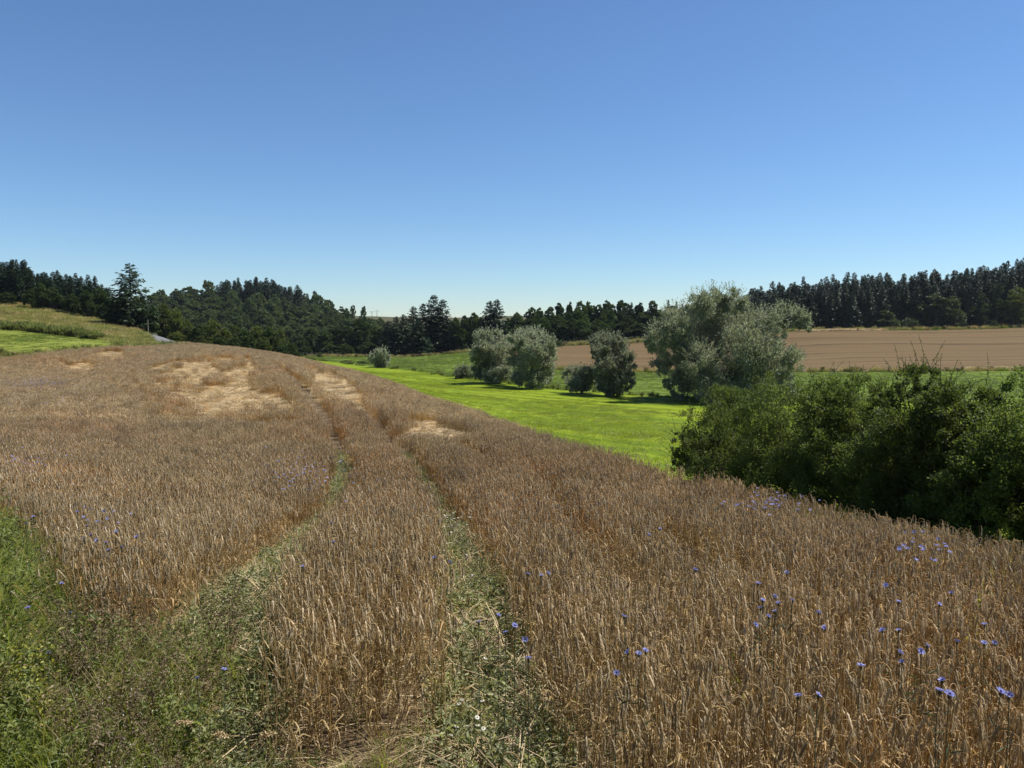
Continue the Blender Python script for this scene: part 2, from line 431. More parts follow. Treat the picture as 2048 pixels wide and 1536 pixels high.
# ---------------------------------------------------------------- scattering (uncountable stuff) through geometry nodes
def scatter(name, protos, pos, rot, scl, idx, label, cat):
    c = bpy.data.collections.new(name + '_pieces')
    for i, me in enumerate(protos):
        c.objects.link(bpy.data.objects.new('%s_piece.%03d' % (name, i), me))
    n = len(pos)
    me = bpy.data.meshes.new(name); me.vertices.add(n); me.vertices.foreach_set('co', np.asarray(pos, np.float32).ravel())
    for nm, arr in (('rot', rot), ('scl', scl)):
        a = me.attributes.new(nm, 'FLOAT_VECTOR', 'POINT'); a.data.foreach_set('vector', np.asarray(arr, np.float32).ravel())
    a = me.attributes.new('idx', 'INT', 'POINT'); a.data.foreach_set('value', np.asarray(idx, np.int32))
    o = obj(name, me)
    ng = bpy.data.node_groups.new(name, 'GeometryNodeTree')
    ng.interface.new_socket('Geometry', in_out='INPUT', socket_type='NodeSocketGeometry')
    ng.interface.new_socket('Geometry', in_out='OUTPUT', socket_type='NodeSocketGeometry')
    gi, go = ng.nodes.new('NodeGroupInput'), ng.nodes.new('NodeGroupOutput')
    ci = ng.nodes.new('GeometryNodeCollectionInfo'); ci.inputs['Collection'].default_value = c
    ci.inputs['Separate Children'].default_value = True; ci.inputs['Reset Children'].default_value = True
    ip = ng.nodes.new('GeometryNodeInstanceOnPoints'); ip.inputs['Pick Instance'].default_value = True
    def att(nm, dt):
        q = ng.nodes.new('GeometryNodeInputNamedAttribute'); q.data_type = dt; q.inputs['Name'].default_value = nm; return q.outputs['Attribute']
    L = ng.links.new
    L(gi.outputs[0], ip.inputs['Points']); L(ci.outputs[0], ip.inputs['Instance'])
    L(att('idx', 'INT'), ip.inputs['Instance Index']); L(att('rot', 'FLOAT_VECTOR'), ip.inputs['Rotation']); L(att('scl', 'FLOAT_VECTOR'), ip.inputs['Scale'])
    L(ip.outputs[0], go.inputs[0])
    md = o.modifiers.new('scatter', 'NODES'); md.node_group = ng
    tag(o, label, cat, kind='stuff')
    return o
def cells(x0, x1, y0, y1, s, r):
    X, Y = np.meshgrid(np.arange(x0, x1, s), np.arange(y0, y1, s))
    X = X.ravel(); Y = Y.ravel()
    return X + r.uniform(-.5, .5, X.size) * s, Y + r.uniform(-.5, .5, X.size) * s
def inview(x, y, m=60, mm=1.2):
    u, v = pix(x, y, H(x, y))
    return (u > -m - F * mm / np.maximum(y, .5)) & (u < 2048 + m + F * mm / np.maximum(y, .5)) & (y > 1.5)

# ---- one ripe stalk: stem that arches over at the top and an ear that hangs from it
def stalk(r, lod, h=.75, w=1.0):
    mb = MB()
    h = h * r.uniform(.8, 1.08); lean = r.normal(0, .045, 2)
    d = r.normal(0, 1.0); dx, dy = math.cos(d), math.sin(d)     # droop heading, mostly one way
    rad = r.uniform(.014, .036); tot = r.uniform(2.7, 3.4)       # bend radius, how far over
    nst = {0: 4, 1: 2, 2: 1}[lod]
    z = np.linspace(0, h - rad, nst + 1)
    pts = [np.array([lean[0] * q / h, lean[1] * q / h, q]) for q in z]
    top = pts[-1]; na = {0: 5, 1: 3, 2: 2}[lod]
    for a in np.linspace(0, tot, na + 1)[1:]:
        q = rad * (1 - math.cos(a)); pts.append(top + np.array([dx * q, dy * q, rad * math.sin(a)]))
    pts = np.array(pts); sw = {0: .0018, 1: .0026, 2: .0055}[lod] * w
    end = pts[-1]; dirv = np.array([dx * math.sin(tot), dy * math.sin(tot), math.cos(tot)])
    el = r.uniform(.06, .09); ne = {0: 7, 1: 4, 2: 2}[lod]
    t = np.linspace(0, 1, ne + 1)
    dn = norm(dirv * .8 + np.array([0, 0, -.5]))
    ear = end + np.outer(t * (1 - t * .35) * el, dirv) + np.outer(t * t * .35 * el, dn)
    ew = {0: .0056, 1: .0072, 2: .011}[lod] * w
    prof = ew * (np.sin(np.clip(t * .9 + .1, 0, 1) * math.pi) ** .5 * .9 + .1)
    if lod == 0:
        tube(mb, pts, sw, 3, 0, False)
        prof = prof * (1 + .25 * ((np.arange(ne + 1) % 2) * 2 - 1)); prof[0] = .002; prof[-1] = .0015
        tube(mb, ear, prof, 5, 1)
        k = 16; q = r.integers(1, ne, k); o = rsph(r, k)
        leaves(mb, ear[q], norm(dirv + o * .55), o, r.uniform(.03, .055, k), .0016, 0, 1)
    elif lod == 1:
        tube(mb, pts, sw, 3, 0, False); tube(mb, ear, prof, 4, 1, False)
        k = 4; o = rsph(r, k); leaves(mb, ear[r.integers(1, ne, k)], norm(dirv + o * .6), o, .045, .004, 0, 1)
    else:
        sd_ = np.array([-dy, dx, 0]) if r.random() < .5 else np.array([dx, dy, 0])
        ribbon(mb, pts, sd_, sw, 0); ribbon(mb, ear, sd_, prof * 2, 1)
    if lod < 2 and r.random() < (.8 if lod == 0 else .4):          # dry flag leaf
        zz = r.uniform(.25, .75) * h; a = r.uniform(0, 6.28); L = r.uniform(.09, .18)
        b = np.array([lean[0] * zz / h, lean[1] * zz / h, zz]); o = np.array([math.cos(a), math.sin(a), 0])
        lp = [b, b + o * L * .35 + np.array([0, 0, L * .35]), b + o * L * .7 + np.array([0, 0, L * .2]), b + o * L * .85 + np.array([0, 0, -L * .25])]
        ribbon(mb, lp, np.array([-o[1], o[0], 0]), [.006, .007, .005, .001] if lod == 0 else [.008, .009, .006, .002], 2)
    return mb.arrays()
def tuft(r, n, rad, lod, h=.75, w=1.0):
    mb = MB()
    for i in range(n):
        a, q = r.uniform(0, 6.28), rad * math.sqrt(r.random())
        mb.merge(stalk(r, lod, h * (r.uniform(.5, .8) if r.random() < .14 else 1), w), r.normal(0, .5), (q * math.cos(a), q * math.sin(a), 0), tilt=(abs(r.normal(0, .09)) + (r.uniform(.2, .7) if r.random() < .07 else 0), r.uniform(0, 6.28)))
    return mb
def square(r, n, s, lod, h=.75, w=1.0):
    mb = MB(); bank = [stalk(r, lod, h, w) for _ in range(36)]
    for i in range(n):
        mb.merge(bank[r.integers(36)], r.normal(0, .5), (r.uniform(-s, s), r.uniform(-s, s), 0), (1, 1, r.uniform(.86, 1.1)))
    return mb
GM = [M['stem'], M['ear'], M['stem']]
r0 = np.random.default_rng(5)
protoA = [tuft(r0, 8, .11, 0).mesh('grain_tuft', GM) for _ in range(14)]
protoB = [square(r0, 56, .22, 1).mesh('grain_patch', GM) for _ in range(8)]
protoC = [square(r0, 66, .25, 2).mesh('grain_block', GM) for _ in range(8)]
# lodged crop: stalks pressed flat, swept one way
def lodged(r, n, s, wd):
    mb = MB()
    for i in range(n):
        a = r.normal(.4, .6); L = r.uniform(.5, .8); x, y = r.uniform(-s, s, 2); z0 = r.uniform(.02, .12)
        d = np.array([math.cos(a), math.sin(a), 0]); t = np.linspace(0, 1, 4)[:, None]
        p = np.array([x, y, z0]) + d * t * L + np.array([0, 0, 1]) * (np.sin(t * 3.0) * r.uniform(.02, .16)) + np.array([-d[1], d[0], 0]) * t * t * r.normal(0, .12)
        ribbon(mb, p, norm(np.array([-d[1], d[0], r.normal(0, .6)])), wd * r.uniform(.7, 1.4), 0)
    return mb
protoL = [lodged(r0, 260, .55, .014).mesh('lodged_patch', [M['straw']]) for _ in range(6)]

# ---- wheel tracks, lodged spots, dips (all in plan)
trackL = smooth([ground_hit(u, v, o) for u, v, o in [(395, 1480, 0), (470, 1260, .0), (545, 1160, .05), (625, 1060, .25), (694, 945, .5), (676, 870, .6), (640, 800, .7), (600, 757, .7), (566, 729, .7), (520, 712, .7)]], 2)
trackR = smooth([ground_hit(u, v, o) for u, v, o in [(1010, 1536, 0), (975, 1400, .0), (940, 1200, .05), (908, 1060, .2), (862, 945, .5), (800, 880, .6), (722, 802, .7), (655, 750, .7), (606, 725, .7), (550, 710, .7)]], 2)
trackL = np.concatenate([[trackL[0] + (trackL[0] - trackL[8]) / np.linalg.norm(trackL[0] - trackL[8]) * 3], trackL]); trackR = np.concatenate([[trackR[0] + (trackR[0] - trackR[8]) / np.linalg.norm(trackR[0] - trackR[8]) * 3], trackR])
arc = smooth([ground_hit(u, v, .6) for u, v in [(208, 738), (214, 752), (240, 775), (290, 800), (350, 822)]], 2)
def poly3(lst): return np.array([ground_hit(u, v, o) for u, v, o in lst])
def island(u0, u1, v, depth):
    a, b = np.array(ground_hit(u0, v, 0)), np.array(ground_hit(u1, v, 0)); k = np.array([(a + b)[0] / 2, (a + b)[1] / 2]); k = k / np.linalg.norm(k) * depth
    return np.array([a, b, b + k, a + k])
LODGE = [poly3(q) for q in (
    [(285, 753, .05), (300, 742, .05), (345, 728, .05), (420, 719, .05), (470, 719, .05), (492, 738, .2), (535, 764, .3), (580, 792, .5), (604, 808, .72), (560, 812, .72), (520, 806, .72), (490, 821, .72), (430, 823, .72), (370, 798, .72), (310, 770, .72)],
    [(482, 719, .05), (505, 719, .05), (514, 735, .5), (496, 737, .72)],
    [(606, 736, .05), (655, 744, .05), (700, 772, .05), (732, 797, .3), (716, 808, .72), (672, 785, .72), (630, 762, .72)],
    [(802, 850, 0), (822, 857, 0), (850, 856, 0), (876, 862, 0), (904, 864, 0), (915, 874, .2), (897, 887, .4), (880, 880, .4), (852, 883, .4), (835, 872, .4), (815, 868, .3)],
    [(112, 724, .05), (150, 735, .05), (188, 727, .05), (196, 738, .3), (176, 750, .3), (150, 752, .3), (124, 738, .2)],
    [(190, 706, .05), (250, 705, .05), (252, 712, .72), (195, 714, .72)])]
STAND = [island(402, 456, 778, 2.6), island(371, 385, 765, 2.0), island(430, 486, 741, 4.0), island(500, 540, 775, 2.5), island(340, 365, 742, 1.5)]
# low, half-bent crop before the standing walls
LOWP = [poly_hit(p, .4) for p in (
    [(490, 842), (600, 838), (604, 856), (500, 858)], [(308, 832), (372, 832), (378, 842), (312, 842)],
    [(770, 866), (960, 866), (950, 880), (905, 892), (800, 880)], [(740, 838), (800, 850), (800, 862), (760, 860)],
    [(1375, 1105), (1440, 1100), (1490, 1140), (1440, 1165), (1385, 1150)], [(1105, 1055), (1180, 1068), (1275, 1130), (1300, 1190), (1250, 1190), (1150, 1110)],
    [(940, 898), (1010, 925), (1000, 935), (930, 920)], [(1080, 975), (1120, 975), (1125, 990), (1085, 990)], [(660, 945), (720, 930), (735, 950), (670, 965)],
    [(1460, 1255), (1560, 1255), (1560, 1320), (1470, 1330)])]
FOLDS = [smooth([ground_hit(u, v, .45) for u, v in q], 2) for q in (
    [(1060, 925), (1100, 980), (1130, 1055), (1200, 1110), (1270, 1170), (1330, 1225), (1430, 1300)], [(1320, 1050), (1390, 1105), (1460, 1140), (1540, 1165)],
    [(268, 742), (258, 758), (285, 785), (350, 815), (430, 838), (500, 850)], [(905, 880), (960, 905), (1005, 930)], [(700, 800), (760, 848), (830, 905)])]
def crop_state(x, y):
    """height factor of the crop, 0 where none stands, and the lodged mask"""
    lod_ = np.zeros(x.shape, bool)
    jx, jy = x + (vnoise(x, y, .8, 7) - .5) * .6, y + (vnoise(x, y, .8, 8) - .5) * 1.0
    for p in LODGE: lod_ |= inside(p, jx, jy)
    for p in STAND: lod_ &= ~inside(p, jx, jy)
    lod_ &= vnoise(x, y, 1.5, 17) < .83
    f = .93 + (vnoise(x, y, 2.6, 1) - .5) * .16 + (vnoise(x, y, .7, 2) - .5) * .12
    dl, dr, da = dist_line(trackL, x, y), dist_line(trackR, x, y), dist_line(arc, x, y)
    wtr = np.where(y < 10, .26, .22); dl = dl - .13 * np.clip((11.5 - y) / 3, 0, 1)
    near = np.minimum(dl, dr)
    f = np.where(near < wtr + .18, f * .93, f)
    for k, q in enumerate(FOLDS):
        dd = dist_line(q, x, y) + (vnoise(x, y, .45, 23 + k) - .5) * .3; f = np.where(dd < (.2 if k < 2 else .3), f * (.42 if k < 2 else .6), f)
    for p in LOWP: f = np.where(inside(p, jx, y), f * .55, f)
    xr_ = np.interp(y, trackR[:, 1], trackR[:, 0]); f = np.where((x < xr_) & (y < 3.72 + (vnoise(x, y, .5, 5) - .5) * .5), 0, f)
    f = np.where(near < wtr, 0, f); f = np.where(da < .22, f * .55, f)
    return f, lod_, near
def crop(y0, y1, s, protos, name, label, extra=0.0):
    r = np.random.default_rng(int(y0 * 10) + 3)
    xm = .72 * y1 + 3
    x, y = cells(-xm, xm, y0, y1, s, r)
    m = inside(FIELD, x, y); x, y = x[m], y[m]; m = inview(x, y); x, y = x[m], y[m]
    f, lg, near = crop_state(x, y)
    bent = lg & (r.random(len(x)) < .16); f = np.where(bent, f * r.uniform(.35, .6, len(x)), f)
    m = (f > .05) & (~lg | bent) & (near > np.where(y < 10, .28, .22) + extra); x, y, f, bent = x[m], y[m], f[m], bent[m]
    n = len(x); z = H(x, y) - .015
    rot = np.stack([r.normal(0, .05, n), r.normal(0, .05, n), r.normal(-.3, .7, n)], 1)
    rot[bent, :2] = r.normal(0, .4, (int(bent.sum()), 2)); q = f * r.uniform(.93, 1.07, n)
    wdt = r.uniform(.95, 1.08, n)
    return scatter(name, protos, np.stack([x, y, z], 1), rot, np.stack([wdt, wdt, q], 1), r.integers(0, len(protos), n), label, 'crop')
crop(2.6, 10.5, .145, protoA, 'grain_crop', 'ripe brown rye standing at the near end of the field by the weedy verge')
crop(10.5, 31, .40, protoB, 'grain_crop', 'ripe brown rye in the middle of the field between verge and flattened patches', .1)
crop(31, 116, .44, protoC, 'grain_crop', 'ripe brown rye towards the crest of the field around the flattened patches', .2)
# lodged straw
r = np.random.default_rng(8)
x, y = cells(-60, 12, 24, 100, .62, r)
m = inside(FIELD, x, y); x, y = x[m], y[m]
f, lg, near = crop_state(x, y); x, y = x[lg], y[lg]; n = len(x)
scatter('flattened_straw', protoL, np.stack([x, y, H(x, y)], 1), np.stack([r.normal(0, .06, n), r.normal(0, .06, n), np.arctan2(y - 50, x + 19) + 1.2 + r.normal(0, .35, n)], 1),
        np.stack([np.ones(n), np.ones(n), r.uniform(.45, 1.0, n)], 1), r.integers(0, 6, n), 'pale flattened straw where the crop has been laid low', 'straw')
print('crop done')
# ================================================================ trees
def crown_lobes(mb, r, lobes, n, L, W, shell=.35, up=.35, mi=0, droop=.1, sub=16, cull=.62, feather=0.0, tight=.30):
    """leaves gathered in small clumps over the shells of lobes (x,y,z,radius), few deep inside the crown"""
    lobes = np.asarray(lobes, float); w = lobes[:, 3] ** 2; k = r.choice(len(lobes), sub * len(lobes), p=w / w.sum())
    d = rsph(r, len(k)); d[:, 2] = d[:, 2] * .9 + .15; d = norm(d)
    q = np.clip(1 - np.abs(r.normal(0, shell, len(k))), .1, 1.08)
    c = lobes[k, :3] + d * (lobes[k, 3] * q)[:, None]
    keep = c[:, 2] > .05
    for (x, y, z, rad) in lobes:
        keep &= ((c[:, 0] - x) ** 2 + (c[:, 1] - y) ** 2 + (c[:, 2] - z) ** 2) > (rad * cull) ** 2
    c, d, k = c[keep], d[keep], k[keep]
    j = r.integers(0, len(c), n); s = lobes[k[j], 3] * tight * r.uniform(.6, 1.5, len(c))[j]
    o = rsph(r, n) * (r.random(n) ** .45)[:, None] * np.array([1, 1, 1.0])
    p = c[j] + o * s[:, None]; p[:, 2] = np.maximum(p[:, 2], .03)
    dd = norm(d[j] + o * .8)
    dirv = norm(dd * .8 + rsph(r, n) * .8 + np.array([0, 0, up + feather]))
    nr = norm(dd * .7 + rsph(r, n) * .8 + np.array([0, 0, .4]))
    leaves(mb, p, dirv, nr, L * r.uniform(.65, 1.35, n), W * r.uniform(.7, 1.3, n), .22, mi, droop)
def limbs(mb, r, base, lobes, r0_, n, k=5, fork=.35, sway=.08):
    """limbs from the trunk into the lobes"""
    lobes = np.asarray(lobes, float)
    for i in r.permutation(len(lobes))[:n]:
        tgt = lobes[i, :3]; a = np.asarray(base, float)
        L = np.linalg.norm(tgt - a); t = np.linspace(0, 1, 6)[:, None]
        ctrl = a + (tgt - a) * .45 + np.array([0, 0, L * .12]) + r.normal(0, sway, 3) * L
        p = (1 - t) ** 2 * a + 2 * t * (1 - t) * ctrl + t * t * tgt
        tube(mb, p, r0_ * np.linspace(1, .18, 6), k, 0, False)
        for _ in range(2):                                        # side twigs
            q = p[r.integers(2, 5)]; e = q + (rsph(r, 1)[0] * np.array([1, 1, .5]) + np.array([0, 0, .5])) * lobes[i, 3] * .9
            tube(mb, [q, (q + e) / 2 + r.normal(0, .04, 3) * L, e], [r0_ * .35, r0_ * .2, r0_ * .06], 4, 0, False)

def broadleaf(seed, h=12.0, w=9.0, trunk=.12, n=5200, leaf=.42, mat='broad', nl=26, low=.12):
    r = np.random.default_rng(seed); lobes = []
    for i in range(nl):
        t = r.random() ** .8; z = h * (low + (1 - low) * (.08 + .8 * t))
        env = math.sin(math.pi * min(.97, .2 + .72 * t)) ** .7 * w * .5
        a = r.uniform(0, 6.28); q = env * r.uniform(.35, .78); rad = r.uniform(.11, .19) * w * (1.1 - .35 * t)
        lobes.append((q * math.cos(a), q * math.sin(a), z - rad * .3, rad))
    lobes.append((0, 0, h * .82, w * .2)); lobes.append((0, 0, h * .55, w * .24)); lobes.append((r.normal(0, .3), r.normal(0, .3), h - w * .13, w * .14))
    c = MB(); crown_lobes(c, r, lobes, n, leaf, leaf * .75)
    t = MB(); zz = np.linspace(0, h * .8, 7)
    tube(t, np.stack([np.sin(zz * .5 + seed) * .12, np.cos(zz * .4) * .1 - .1, zz], 1), np.interp(zz, [0, h * .15, h * .8], [h * .026, h * .018, .03]), 7)
    limbs(t, r, (0, 0, h * trunk), lobes, h * .009, 12)
    top = c.arrays()[0][:, 2].max()
    return t.mesh('trunk', [M['bark']], True), c.mesh('crown', [M[mat]]), float(top), w

def spruce(seed, h=16.0, w=5.2, whorl=.026, per=11, mat='spruce', low=.03, droop=.3, twig=10, fill=1.7, pw=.72):
    r = np.random.default_rng(seed); c = MB(); t = MB()
    zz = np.linspace(0, h * .985, 8); tube(t, np.stack([0 * zz, 0 * zz, zz], 1), np.interp(zz, [0, h], [h * .014 + .03, .02]), 6)
    z = low * h; lim = []
    while z < h * .985:
        f = 1 - z / h; L0 = w * .5 * (f ** pw) * (1 if z > .12 * h else .85) + .12
        for i in range(max(4, int(per * (.5 + .5 * f)))):
            a = r.uniform(0, 6.28); L = L0 * r.uniform(.62, 1.15); el = r.normal(.12 - droop * f, .1)
            o = np.array([math.cos(a), math.sin(a), 0]); s = np.array([-o[1], o[0], 0])
            tt = np.linspace(0, 1, 5)
            bp_ = np.array([0, 0, z + r.normal(0, .1)]) + np.outer(tt * L, o) + np.outer(math.tan(el) * tt * L + (tt ** 2) * L * .16, [0, 0, 1])
            lim.append((bp_, L))
            m = max(3, int(twig * (.4 + .6 * f)))
            q = r.uniform(.12, 1, m); base = np.stack([np.interp(q, tt, bp_[:, j]) for j in range(3)], 1)
            sg = r.choice([-1, 1], m)[:, None]
            d = norm(o * .75 + s * sg * r.uniform(.3, 1.1, m)[:, None] + np.array([0, 0, -.35]) + r.normal(0, .15, (m, 3)))
            leaves(c, base, d, np.array([0, 0, 1.0]) + r.normal(0, .35, (m, 3)), (.2 * L + .28) * r.uniform(.7, 1.3, m), (.075 * L + .14) * fill, .15, 0, .2)
            leaves(c, bp_[3:4], (bp_[4] - bp_[3])[None], np.array([[0, 0, 1.0]]), L * .3 + .2, .16 * fill, .1)
        z += whorl * h * r.uniform(.75, 1.2) * (.55 + .6 * f)
    leaves(c, np.repeat([[0, 0, h * .97]], 4, 0), np.array([[.25, 0, 1], [-.2, .15, 1], [0, -.25, 1], [0, 0, 1]]), rsph(r, 4), h * .035, .1)
    for b, L in lim[::2]: tube(t, b[:4], [.035, .028, .02, .012], 3, 0, False)
    return t.mesh('trunk', [M['bark']], True), c.mesh('crown', [M[mat]]), float(h), w

BANK = {'spruce': [spruce(20 + i, 16, 5.6 + .5 * i, low=.0) for i in range(6)],
        'fatspruce': [spruce(31, 18, 7.2, per=11, twig=10, pw=.62), spruce(32, 18, 6.6, per=11, twig=10, pw=.7)],
        'broad': [broadleaf(40 + i, 11 + i * .6, 8.6 - .4 * i, n=9500) for i in range(5)],
        'warm': [broadleaf(50 + i, 8, 7.0 + .3 * i, n=9000, leaf=.3, mat='broad_warm', nl=30, low=.05) for i in range(3)],
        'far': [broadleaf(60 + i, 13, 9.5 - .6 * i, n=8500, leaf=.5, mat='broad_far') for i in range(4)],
        'tall': [broadleaf(70 + i, 15, 7.2, n=4600, leaf=.5, mat='broad', nl=24) for i in range(2)],
        'bush': [broadleaf(80 + i, 3.2, 4.4, trunk=.05, n=3600, leaf=.2, mat='broad', nl=18, low=.0) for i in range(2)]}
tr = np.random.default_rng(77)
def tree(kind, u, vtop, Y, wpx=None, name=None, label='', cat='tree', group=None, var=None, minh=1.2):
    """a tree standing on the ground at distance Y whose top reaches pixel row vtop"""
    b = BANK[kind][tr.integers(len(BANK[kind])) if var is None else var]
    x = (u - 1024) / F * Y; g = h1(x, Y)
    hh = max(minh, pt(u, vtop, Y)[2] - g)
    sz = hh / b[2]; sw = sz * tr.uniform(.95, 1.35) if wpx is None else wpx / F * Y / b[3]
    if wpx is None: sw = float(np.clip(sw, .55, 1.6))
    e = empty(name or {'spruce': 'spruce_tree', 'fatspruce': 'spruce_tree', 'bush': 'bush'}.get(kind, 'broadleaf_tree'), (x, Y, g - .15), tr.uniform(0, 6.28), (sw, sw, sz))
    obj('trunk', b[0], e); obj('crown', b[1], e)
    tag(e, label, cat, group); return e
def sky_line(tab, u): return float(np.interp(u, [a for a, _ in tab], [b for _, b in tab]))

# --- left wood above the grassy slope
LW = [(-200, 500), (0, 522), (35, 517), (70, 530), (105, 541), (140, 547), (170, 554), (200, 562), (232, 570), (300, 600)]
for row, (Y, dv) in enumerate(((158, 8), (172, 0), (188, -4))):
    for u in np.arange(-60 + row * 5, 225, 13):
        v = sky_line(LW, u) + dv + tr.normal(5, 8)
        tree('spruce', u + tr.normal(0, 3), v, Y + tr.normal(0, 3), label='dark spruce in the %s row of the wood above the grassy slope' % ('front', 'second', 'rear')[row], group='spruces in the %s row above the grassy slope' % ('front', 'second', 'rear')[row])
for u, v, w in [(-60, 580, 60), (88, 562, 42), (112, 572, 40), (70, 575, 36), (150, 585, 44), (178, 578, 40), (205, 572, 46), (222, 585, 40), (20, 582, 46)]:
    tree('broad', u, v, 152 + tr.normal(0, 2), w, label='dark green leafy tree at the edge of the wood above the slope', group='leafy trees at the edge of the wood above the slope')
# --- the lone open-crowned conifer
BANK['lone'] = [spruce(99, 15.0, 8.8, whorl=.034, per=10, mat='larch', low=.06, droop=.08, twig=20, fill=.8, pw=.68)]
tree('lone', 266, 524, 138, 112, name='conifer_tree', label='lone conifer with open layered branches against the sky beside the road')
for u, v, w, Y in [(232, 610, 56, 141), (252, 632, 54, 137), (285, 628, 50, 141), (305, 610, 50, 146), (300, 640, 40, 138)]:
    tree('broad', u, v, Y, w, label='dark leafy tree under the lone conifer beside the road', group='trees under the lone conifer')
# --- trees behind the crest of the grain field
for u, v, w, Y in [(330, 604, 52, 146), (352, 612, 52, 142), (375, 636, 46, 136), (398, 648, 40, 134), (425, 634, 52, 138), (448, 652, 50, 135), (470, 645, 50, 140), (492, 656, 50, 134),
                   (515, 648, 54, 140), (540, 650, 56, 138), (560, 652, 54, 136), (528, 670, 44, 130), (470, 672, 40, 128), (440, 672, 36, 128), (405, 668, 34, 129), (355, 662, 40, 130)]:
    tree('warm' if tr.random() < .65 else 'broad', u, v, Y, w, label='olive green leafy tree in the hedgerow behind the crest of the grain field', group='trees in the hedgerow behind the crest')
tree('bush', 583, 682, 124, 52, name='hedge_bush', label='low dark bush ending the hedgerow where grain field meets meadow', cat='bush')
tree('bush', 566, 684, 126, 40, name='hedge_bush', label='dark bush in the hedgerow next to its low end bush', cat='bush')
# --- the wooded hill
HT = [(240, 600), (300, 590), (320, 577), (360, 572), (390, 578), (420, 566), (450, 561), (500, 558), (550, 565), (590, 574), (600, 588), (632, 582), (660, 600), (690, 611), (715, 628), (800, 640)]
for i, Y in enumerate((285, 305, 325, 345, 365, 385, 405, 425)):
    f = i / 7
    for u in np.arange(232 + (i % 2) * 11, 770, 22):
        vt = sky_line(HT, u); vb = 668 + (u > 560) * 8
        v = vb + (vt - vb) * f ** .8 + tr.normal(0, 3)
        con = 435 < u < 602 and i >= 6
        if i == 7: v = vt + tr.normal(2, 3)
        lab = ('at the very foot of', 'at the foot of', 'low on', 'on the lower slope of', 'in the middle of', 'half way up', 'on the upper slope of', 'on the crest of')[i]
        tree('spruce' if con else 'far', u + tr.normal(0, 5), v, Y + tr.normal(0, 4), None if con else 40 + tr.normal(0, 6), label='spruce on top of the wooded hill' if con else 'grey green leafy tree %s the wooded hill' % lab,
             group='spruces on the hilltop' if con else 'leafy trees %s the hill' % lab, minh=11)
        for du in ((0, 9, 18) if con else ()): tree('spruce', u + du + tr.normal(0, 3), vt + 3 + tr.normal(0, 4), Y + 4 + du / 3, label='spruce on top of the wooded hill', group='spruces on the hilltop', minh=7)
tree('tall', 632, 580, 436, 26, label='tall slim leafy tree standing above the shoulder of the hill')
for u, v in [(707, 608), (728, 610)]:
    tree('tall', u, v, 330, 24, label='slim leafy tree at the right foot of the hill against the sky', group='slim trees at the foot of the hill')
# --- valley end: dark leafy trees, then the spruce clump
for u, v, w, Y in [(600, 668, 50, 250), (622, 655, 56, 255), (648, 660, 54, 246), (672, 650, 56, 252), (700, 650, 52, 248), (722, 636, 62, 240), (748, 652, 46, 246), (765, 655, 44, 238), (610, 690, 40, 232), (660, 688, 44, 230), (690, 685, 46, 230), (735, 682, 46, 228), (768, 682, 40, 226)]:
    tree('broad', u, v, Y, w, label='dark leafy tree at the head of the meadow', group='leafy trees at the head of the meadow')
for u, v, w in [(778, 640, 52), (793, 631, 52), (808, 627, 54), (828, 611, 60), (847, 605, 60), (868, 588, 66), (886, 597, 60), (836, 640, 60), (862, 632, 60), (900, 638, 54), (878, 640, 60), (802, 655, 56)]:
    tree('fatspruce', u, v, 224 + tr.normal(0, 4), w, label='black green spruce in the dense clump at the head of the pasture', group='spruces in the clump at the head of the pasture')
for u, v, w, Y in [(912, 632, 40, 222), (930, 628, 40, 220), (948, 622, 42, 218), (962, 632, 34, 216), (925, 655, 44, 214), (950, 655, 40, 212), (975, 650, 40, 212)]:
    tree('broad', u, v, Y, w, label='dark leafy tree between the spruce clump and the single dense spruce', group='leafy trees beside the spruce clump')
tree('bush', 928, 686, 198, 16, name='bush', label='small bright bush in front of the trees beside the spruce clump', cat='bush')
for u, v, w in [(980, 600, 60), (994, 597, 58)]:
    tree('fatspruce', u, v, 214, w, label='dense round topped spruce standing apart above the two willows', group='twin dense spruces above the willows')
# --- long belt above the tan field
BT = [(1000, 645), (1018, 638), (1040, 622), (1075, 618), (1100, 617), (1130, 604), (1150, 601), (1175, 606), (1190, 616), (1215, 605), (1240, 607), (1265, 610), (1295, 606), (1320, 622), (1400, 612), (1500, 605)]
for row, (Y, dv) in enumerate(((214, 40), (224, 20), (236, 0))):
    for u in np.arange(1005 + row * 7, 1500, 20):
        g = 0 if u < 1200 else 10
        tree('broad', u + tr.normal(0, 4), sky_line(BT, u) + dv - 6 + tr.normal(2, 3), Y + g + tr.normal(0, 2), 40 + tr.normal(0, 6), label='dark rounded leafy tree in the %s row of the belt above the tan field' % ('front', 'middle', 'rear')[row], group='leafy trees in the %s row of the belt' % ('front', 'middle', 'rear')[row])
for u, v in [(1192, 612), (1262, 603), (1335, 598), (1351, 601), (1363, 606)]:
    tree('spruce', u, v, 246, 22, label='pointed spruce rising out of the leafy belt', group='spruces rising out of the leafy belt')
tree('tall', 1175, 600, 240, 20, label='thin pale leafy tree poking above the belt')
tree('bush', 1118, 680, 196, 26, name='bush', label='low round dark bush at the upper edge of the tan field', cat='bush')
